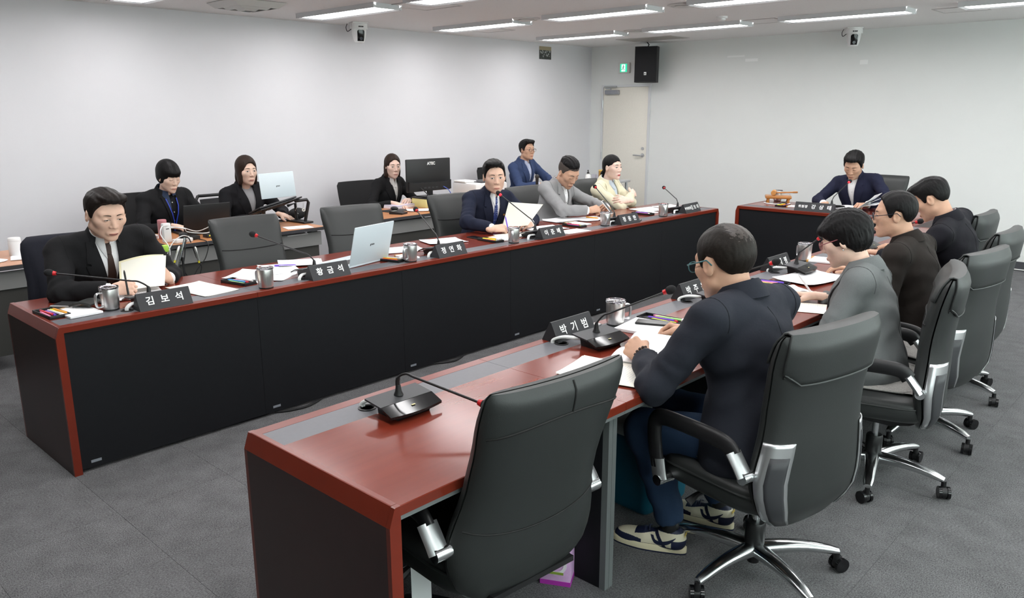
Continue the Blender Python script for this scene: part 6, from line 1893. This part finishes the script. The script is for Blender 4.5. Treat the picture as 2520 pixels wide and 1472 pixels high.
MB().box((-.10, -.06, 0), (.10, .06, .012), .003).build('glass_tray', mat('pale green', (.55, .72, .68), .2), None, 'pale green tray at the wall side of the corner table', 'tray', loc=(7.20, 2.78, .745))

# ------------------------------------------------------------------ floor things under the near row
t = empty('storage_bin', (1.66, -2.02, 0), math.radians(-4), 'blue plastic bin with pale lid under the near row', 'bin')
def rbox(w, d, z):
    p = []
    for cx, cy, a0 in ((w-.03, d-.03, 0), (-w+.03, d-.03, .5*PI), (-w+.03, -d+.03, PI), (w-.03, -d+.03, 1.5*PI)):
        for k in range(4):
            a = a0+PI/2*k/3; p.append(Vector((cx+.03*math.cos(a), cy+.03*math.sin(a), z)))
    return p
MB().loft([rbox(.145, .155, 0.0), rbox(.150, .160, .01), rbox(.165, .175, .34)]).build('bin_body', mat('bin blue', (.008, .10, .16), .4), t, ang=50)
MB().loft([rbox(.175, .185, .34), rbox(.180, .190, .352), rbox(.176, .186, .380), rbox(.160, .17, .392)]).build('bin_lid', mat('bin lid', (.52, .58, .58), .4), t, ang=50)
lb = MB().box((.02, -.174, .26), (.10, -.164, .305), .002).build('bin_sticker', mat('sticker white', (.75, .8, .7), .4), t)
MB().box((.026, -.1755, .266), (.094, -.174, .299)).build('sticker_print', mat('sticker green', (.10, .40, .10), .4), lb, flat=True)
MB().box((.028, -.1765, .268), (.048, -.1755, .297)).build('sticker_red', mat('sticker red', (.55, .05, .05), .4), lb, flat=True)
t = empty('pink_box', (.930, -2.17, 0), math.radians(28), 'pink printed carton on the floor under the near row', 'box')
M_PINK = mat('pink carton', (.72, .45, .75), .4, noise=(6, .2))
MB().box((-.075, -.055, 0), (.075, .055, .19), .001).build('carton', M_PINK, t)
MB().box((-.076, -.056, 0), (.076, .056, .018)).build('magenta_band', mat('magenta', (.45, .04, .42), .4), t, flat=True)
MB().lathe([(.030, -.001), (.042, -.001), (.042, .001), (.030, .001), (.030, -.001)], 24, (0, 0, 0), Matrix.Translation((-.0765, .0, .085)) @ Matrix.Rotation(PI/2, 4, 'Y'), cap=False).build('ring_print', mat('ring print', (.85, .80, .86), .5), t)
lettering('Tea', .030, M_WHITEM, t, frame((.02, -.0562, .13), (1, 0, 0), (0, 0, 1)), .0006)
MB().box((-.078, -.03, .045), (-.0755, .03, .055)).build('leaf_print', mat('leaf green', (.25, .35, .05), .5), t, flat=True)
def price_tag(x, y, z, rz, label):
    t = empty('swing_tag', (x, y, z), math.radians(rz), label, 'tag')
    MB().sheet(lambda u, v: Vector(((u-.5)*.060, .006*math.sin(v*2), -.135*v)), 5, 8, .0012).build('card', mat('tag white', (.80, .82, .82), .5), t)
    MB().sheet(lambda u, v: Vector(((u-.5)*.060, .004*math.sin(v)-.0014, -.001-.030*v)), 3, 3, .0008).build('blue_strip', mat('tag blue', (.05, .38, .68), .5), t)
    MB().sheet(lambda u, v: Vector(((u-.5)*.040, .003-.0030, -.045-.025*v)), 3, 3, .0006).build('tag_picture', mat('tag picture', (.30, .48, .55), .5), t)
    MB().tube(bez([(0, 0, -.008), (.006, -.006, .012), (0, 0, .03)], 5), .0016, 6).build('loop', M_BLACK, t)
    return t
price_tag(.275, -2.165, .335, 145, 'pale swing tag hanging from the nearest empty chair')
price_tag(2.40, -2.50, .335, 110, 'pale swing tag hanging under the chair of the woman in grey')
# grey linen seat cushions
def cushion(x, y, rz, label, w=.40, d=.40, z=.466):
    t = empty('seat_cushion', (x, y, z), math.radians(rz), label, 'cushion', 'grey linen seat cushions')
    def P(s):
        def f(u, v):
            a, b = (u-.5)*2, (v-.5)*2
            puff = .013*(1-a**6)*(1-b**6)+.002*math.sin(a*9)*math.sin(b*8)
            edge = .003*math.sin(a*13)*(abs(b) > .9)
            return Vector((a*w/2, b*d/2, .010+s*puff+edge))
        return f
    M_LIN = mat('grey linen', (.36, .35, .33), .9, noise=(160, .25), bump=(300, .4, .002))
    mb = MB(); mb.grid(P(1), 15, 15); mb.build('cushion_top', M_LIN, t, ang=80)
    mb = MB(); mb.grid(lambda u, v: P(-.6)(1-u, v), 15, 15); mb.build('cushion_underside', M_LIN, t, ang=80)
    ring = [Vector((math.copysign(min(1, abs(c)*1.25), c)*w/2, math.copysign(min(1, abs(s)*1.25), s)*d/2, .010)) for c, s in [(math.cos(2*PI*k/40), math.sin(2*PI*k/40)) for k in range(41)]]
    MB().tube(ring, .006, 6).build('piping', M_LIN, t)
    return t
cushion(1.43, -2.69, -13, 'grey linen cushion under the man in navy jacket', .42, .40)
cushion(2.60, -2.64, 14, 'grey linen cushion under the woman in grey blazer', .46, .44)
cushion(3.24, -2.66, -16, 'grey linen cushion under the man in brown', .44, .42)

# ------------------------------------------------------------------ sneakers of the man in navy
M_SNAVY = mat('sneaker navy', (.010, .014, .040), .45); M_SCREAM = mat('sneaker cream', (.62, .57, .43), .5); M_SOLE = mat('sneaker sole', (.70, .63, .44), .55)
UPC = []
def sneaker(x, y, rz, label):
    """toe towards +Y, heel at -Y; ankle over the origin"""
    t = empty('sneaker', (x, y, 0), math.radians(rz), label, 'shoe', 'navy and cream sneakers')
    def outline(k=1.0, z=0.0):
        p = []
        for i in range(36):
            a = 2*PI*i/36
            yy = .075+.148*math.sin(a)*k
            hw = (.034+.012*max(0, min(1, (yy+.02)/.12)))*k
            p.append(Vector((hw*math.copysign(abs(math.cos(a))**.75, math.cos(a)), yy, z)))
        return p
    MB().loft([outline(.985, 0.0), outline(1.0, .006), outline(1.0, .026), outline(.96, .030)]).build('sole', M_SOLE, t, ang=60)
    MB().loft([outline(1.004, 0.0), outline(1.006, .006)]).build('outsole', M_SNAVY, t, ang=60)
    def upper(p):
        d = ell(p, (0, .135, .030), (.042, .080, .036))
        d = smin(d, rcone(p*A(1, 1, 1), (0, -.025, .040), (0, .085, .040), .036, .036), .03)
        d = smin(d, ell(p, (0, -.012, .062), (.037, .055, .048)), .03)
        d = smax(d, -ell(p, (0, -.005, .125), (.028, .042, .040)), .006)
        d = smax(d, .024-p[:, 2], .003)
        return d
    if not UPC: UPC.append(nets(upper, (-.06, -.09, .0), (.06, .24, .14), .0019))
    V, Q = UPC[0]
    cen = V[Q].mean(1)
    yy, zz, xx = cen[:, 1], cen[:, 2], np.abs(cen[:, 0])
    guard = (yy > .098) & (zz < .050-.10*np.maximum(0, .15-yy))
    lacing = (yy > .050) & (yy < .128) & (zz > .066-.22*(yy-.09))
    heel = (yy < -.020) & (zz < .062)
    collar = (yy < .050) & (zz > .088-.10*np.maximum(0, yy))
    stripe = np.abs(yy-.028-.75*(zz-.06)) < .009
    navyf = guard | lacing | heel | collar | stripe | (zz < .031)
    mi = np.where(navyf, 1, 0)
    me = bpy.data.meshes.new('upper'); me.from_pydata(V.tolist(), [], Q.tolist())
    me.materials.append(M_SCREAM); me.materials.append(M_SNAVY)
    me.polygons.foreach_set('material_index', mi.tolist()); me.polygons.foreach_set('use_smooth', [True]*len(Q)); me.update()
    up_ = link(bpy.data.objects.new('upper', me), t)
    # curved tick mark on each side
    for s in (-1, 1):
        top = [(-.036, .076), (-.008, .061), (.020, .051), (.042, .052), (.052, .066)]
        bot = [(-.037, .074), (-.014, .050), (.016, .036), (.044, .037), (.064, .066)]
        rows = []
        tp = [v for v in bez([(0, a, b) for a, b in top], 4)]; bt = [v for v in bez([(0, a, b) for a, b in bot], 4)]
        pts = np.array([[s*.09, v.y, v.z] for v in tp]+[[s*.09, (v.y+w_.y)/2, (v.z+w_.z)/2] for v, w_ in zip(tp, bt)]+[[s*.09, v.y, v.z] for v in bt])
        R = trace(upper, pts, (-s, 0, 0)); R[:, 0] += s*.0012
        n = len(tp)
        mb = MB(); mb.sheet(lambda u, v: Vector(R[int(round(v*2))*n+int(round(u*(n-1)))]), n, 3, .001)
        mb.build('tick_mark', M_SNAVY, t, ang=60)
    for k in range(4):
        yk = .070+.018*k; zt = .086-.010*k
        MB().tube(bez([(-.022, yk, zt-.006), (0, yk+.004, zt+.004), (.022, yk, zt-.006)], 4), .0035, 6).build('lace', M_SNAVY, t)
    hp = trace(upper, [[0, -.12, .078]], (0, 1, 0))[0]
    lettering('NIKE', .016, mat('gold thread', (.60, .45, .12), .5), t, frame((0, float(hp[1])-.0012, .080), (1, 0, 0), (0, .12, 1)), .0006)
    MB().lathe([(.030, .07), (.034, .10), (.033, .135), (.030, .14)], 16, (0, -.005, 0)).build('sock', M_BLACK, t)
    return t
sneaker(1.345, -2.375, 18, 'navy and cream sneaker set forward on the carpet')
sneaker(1.645, -2.42, 8, 'navy and cream sneaker half hidden behind the chair base')
# bead bracelet, rings
t = empty('bead_bracelet', (0, 0, 0), 0, 'dark bead bracelet on the left wrist of the man in navy', 'bracelet')
S_, E_, W_, a_ = R2['arms'][-1]
Ww = R2['root'].matrix_basis @ Vector(W_); Ew = R2['root'].matrix_basis @ Vector(E_)
d = Vector((.25, .8, .25)).normalized(); x_ = d.orthogonal().normalized(); y_ = d.cross(x_)
bead = MB().sphere((0, 0, 0), .0065, 10, 6).mesh('bead', mat('bead brown', (.03, .015, .01), .35))
for k in range(14):
    a = 2*PI*k/14
    share('bead', bead, t, Ww+d*.016+(x_*math.cos(a)*.031+y_*math.sin(a)*.028))
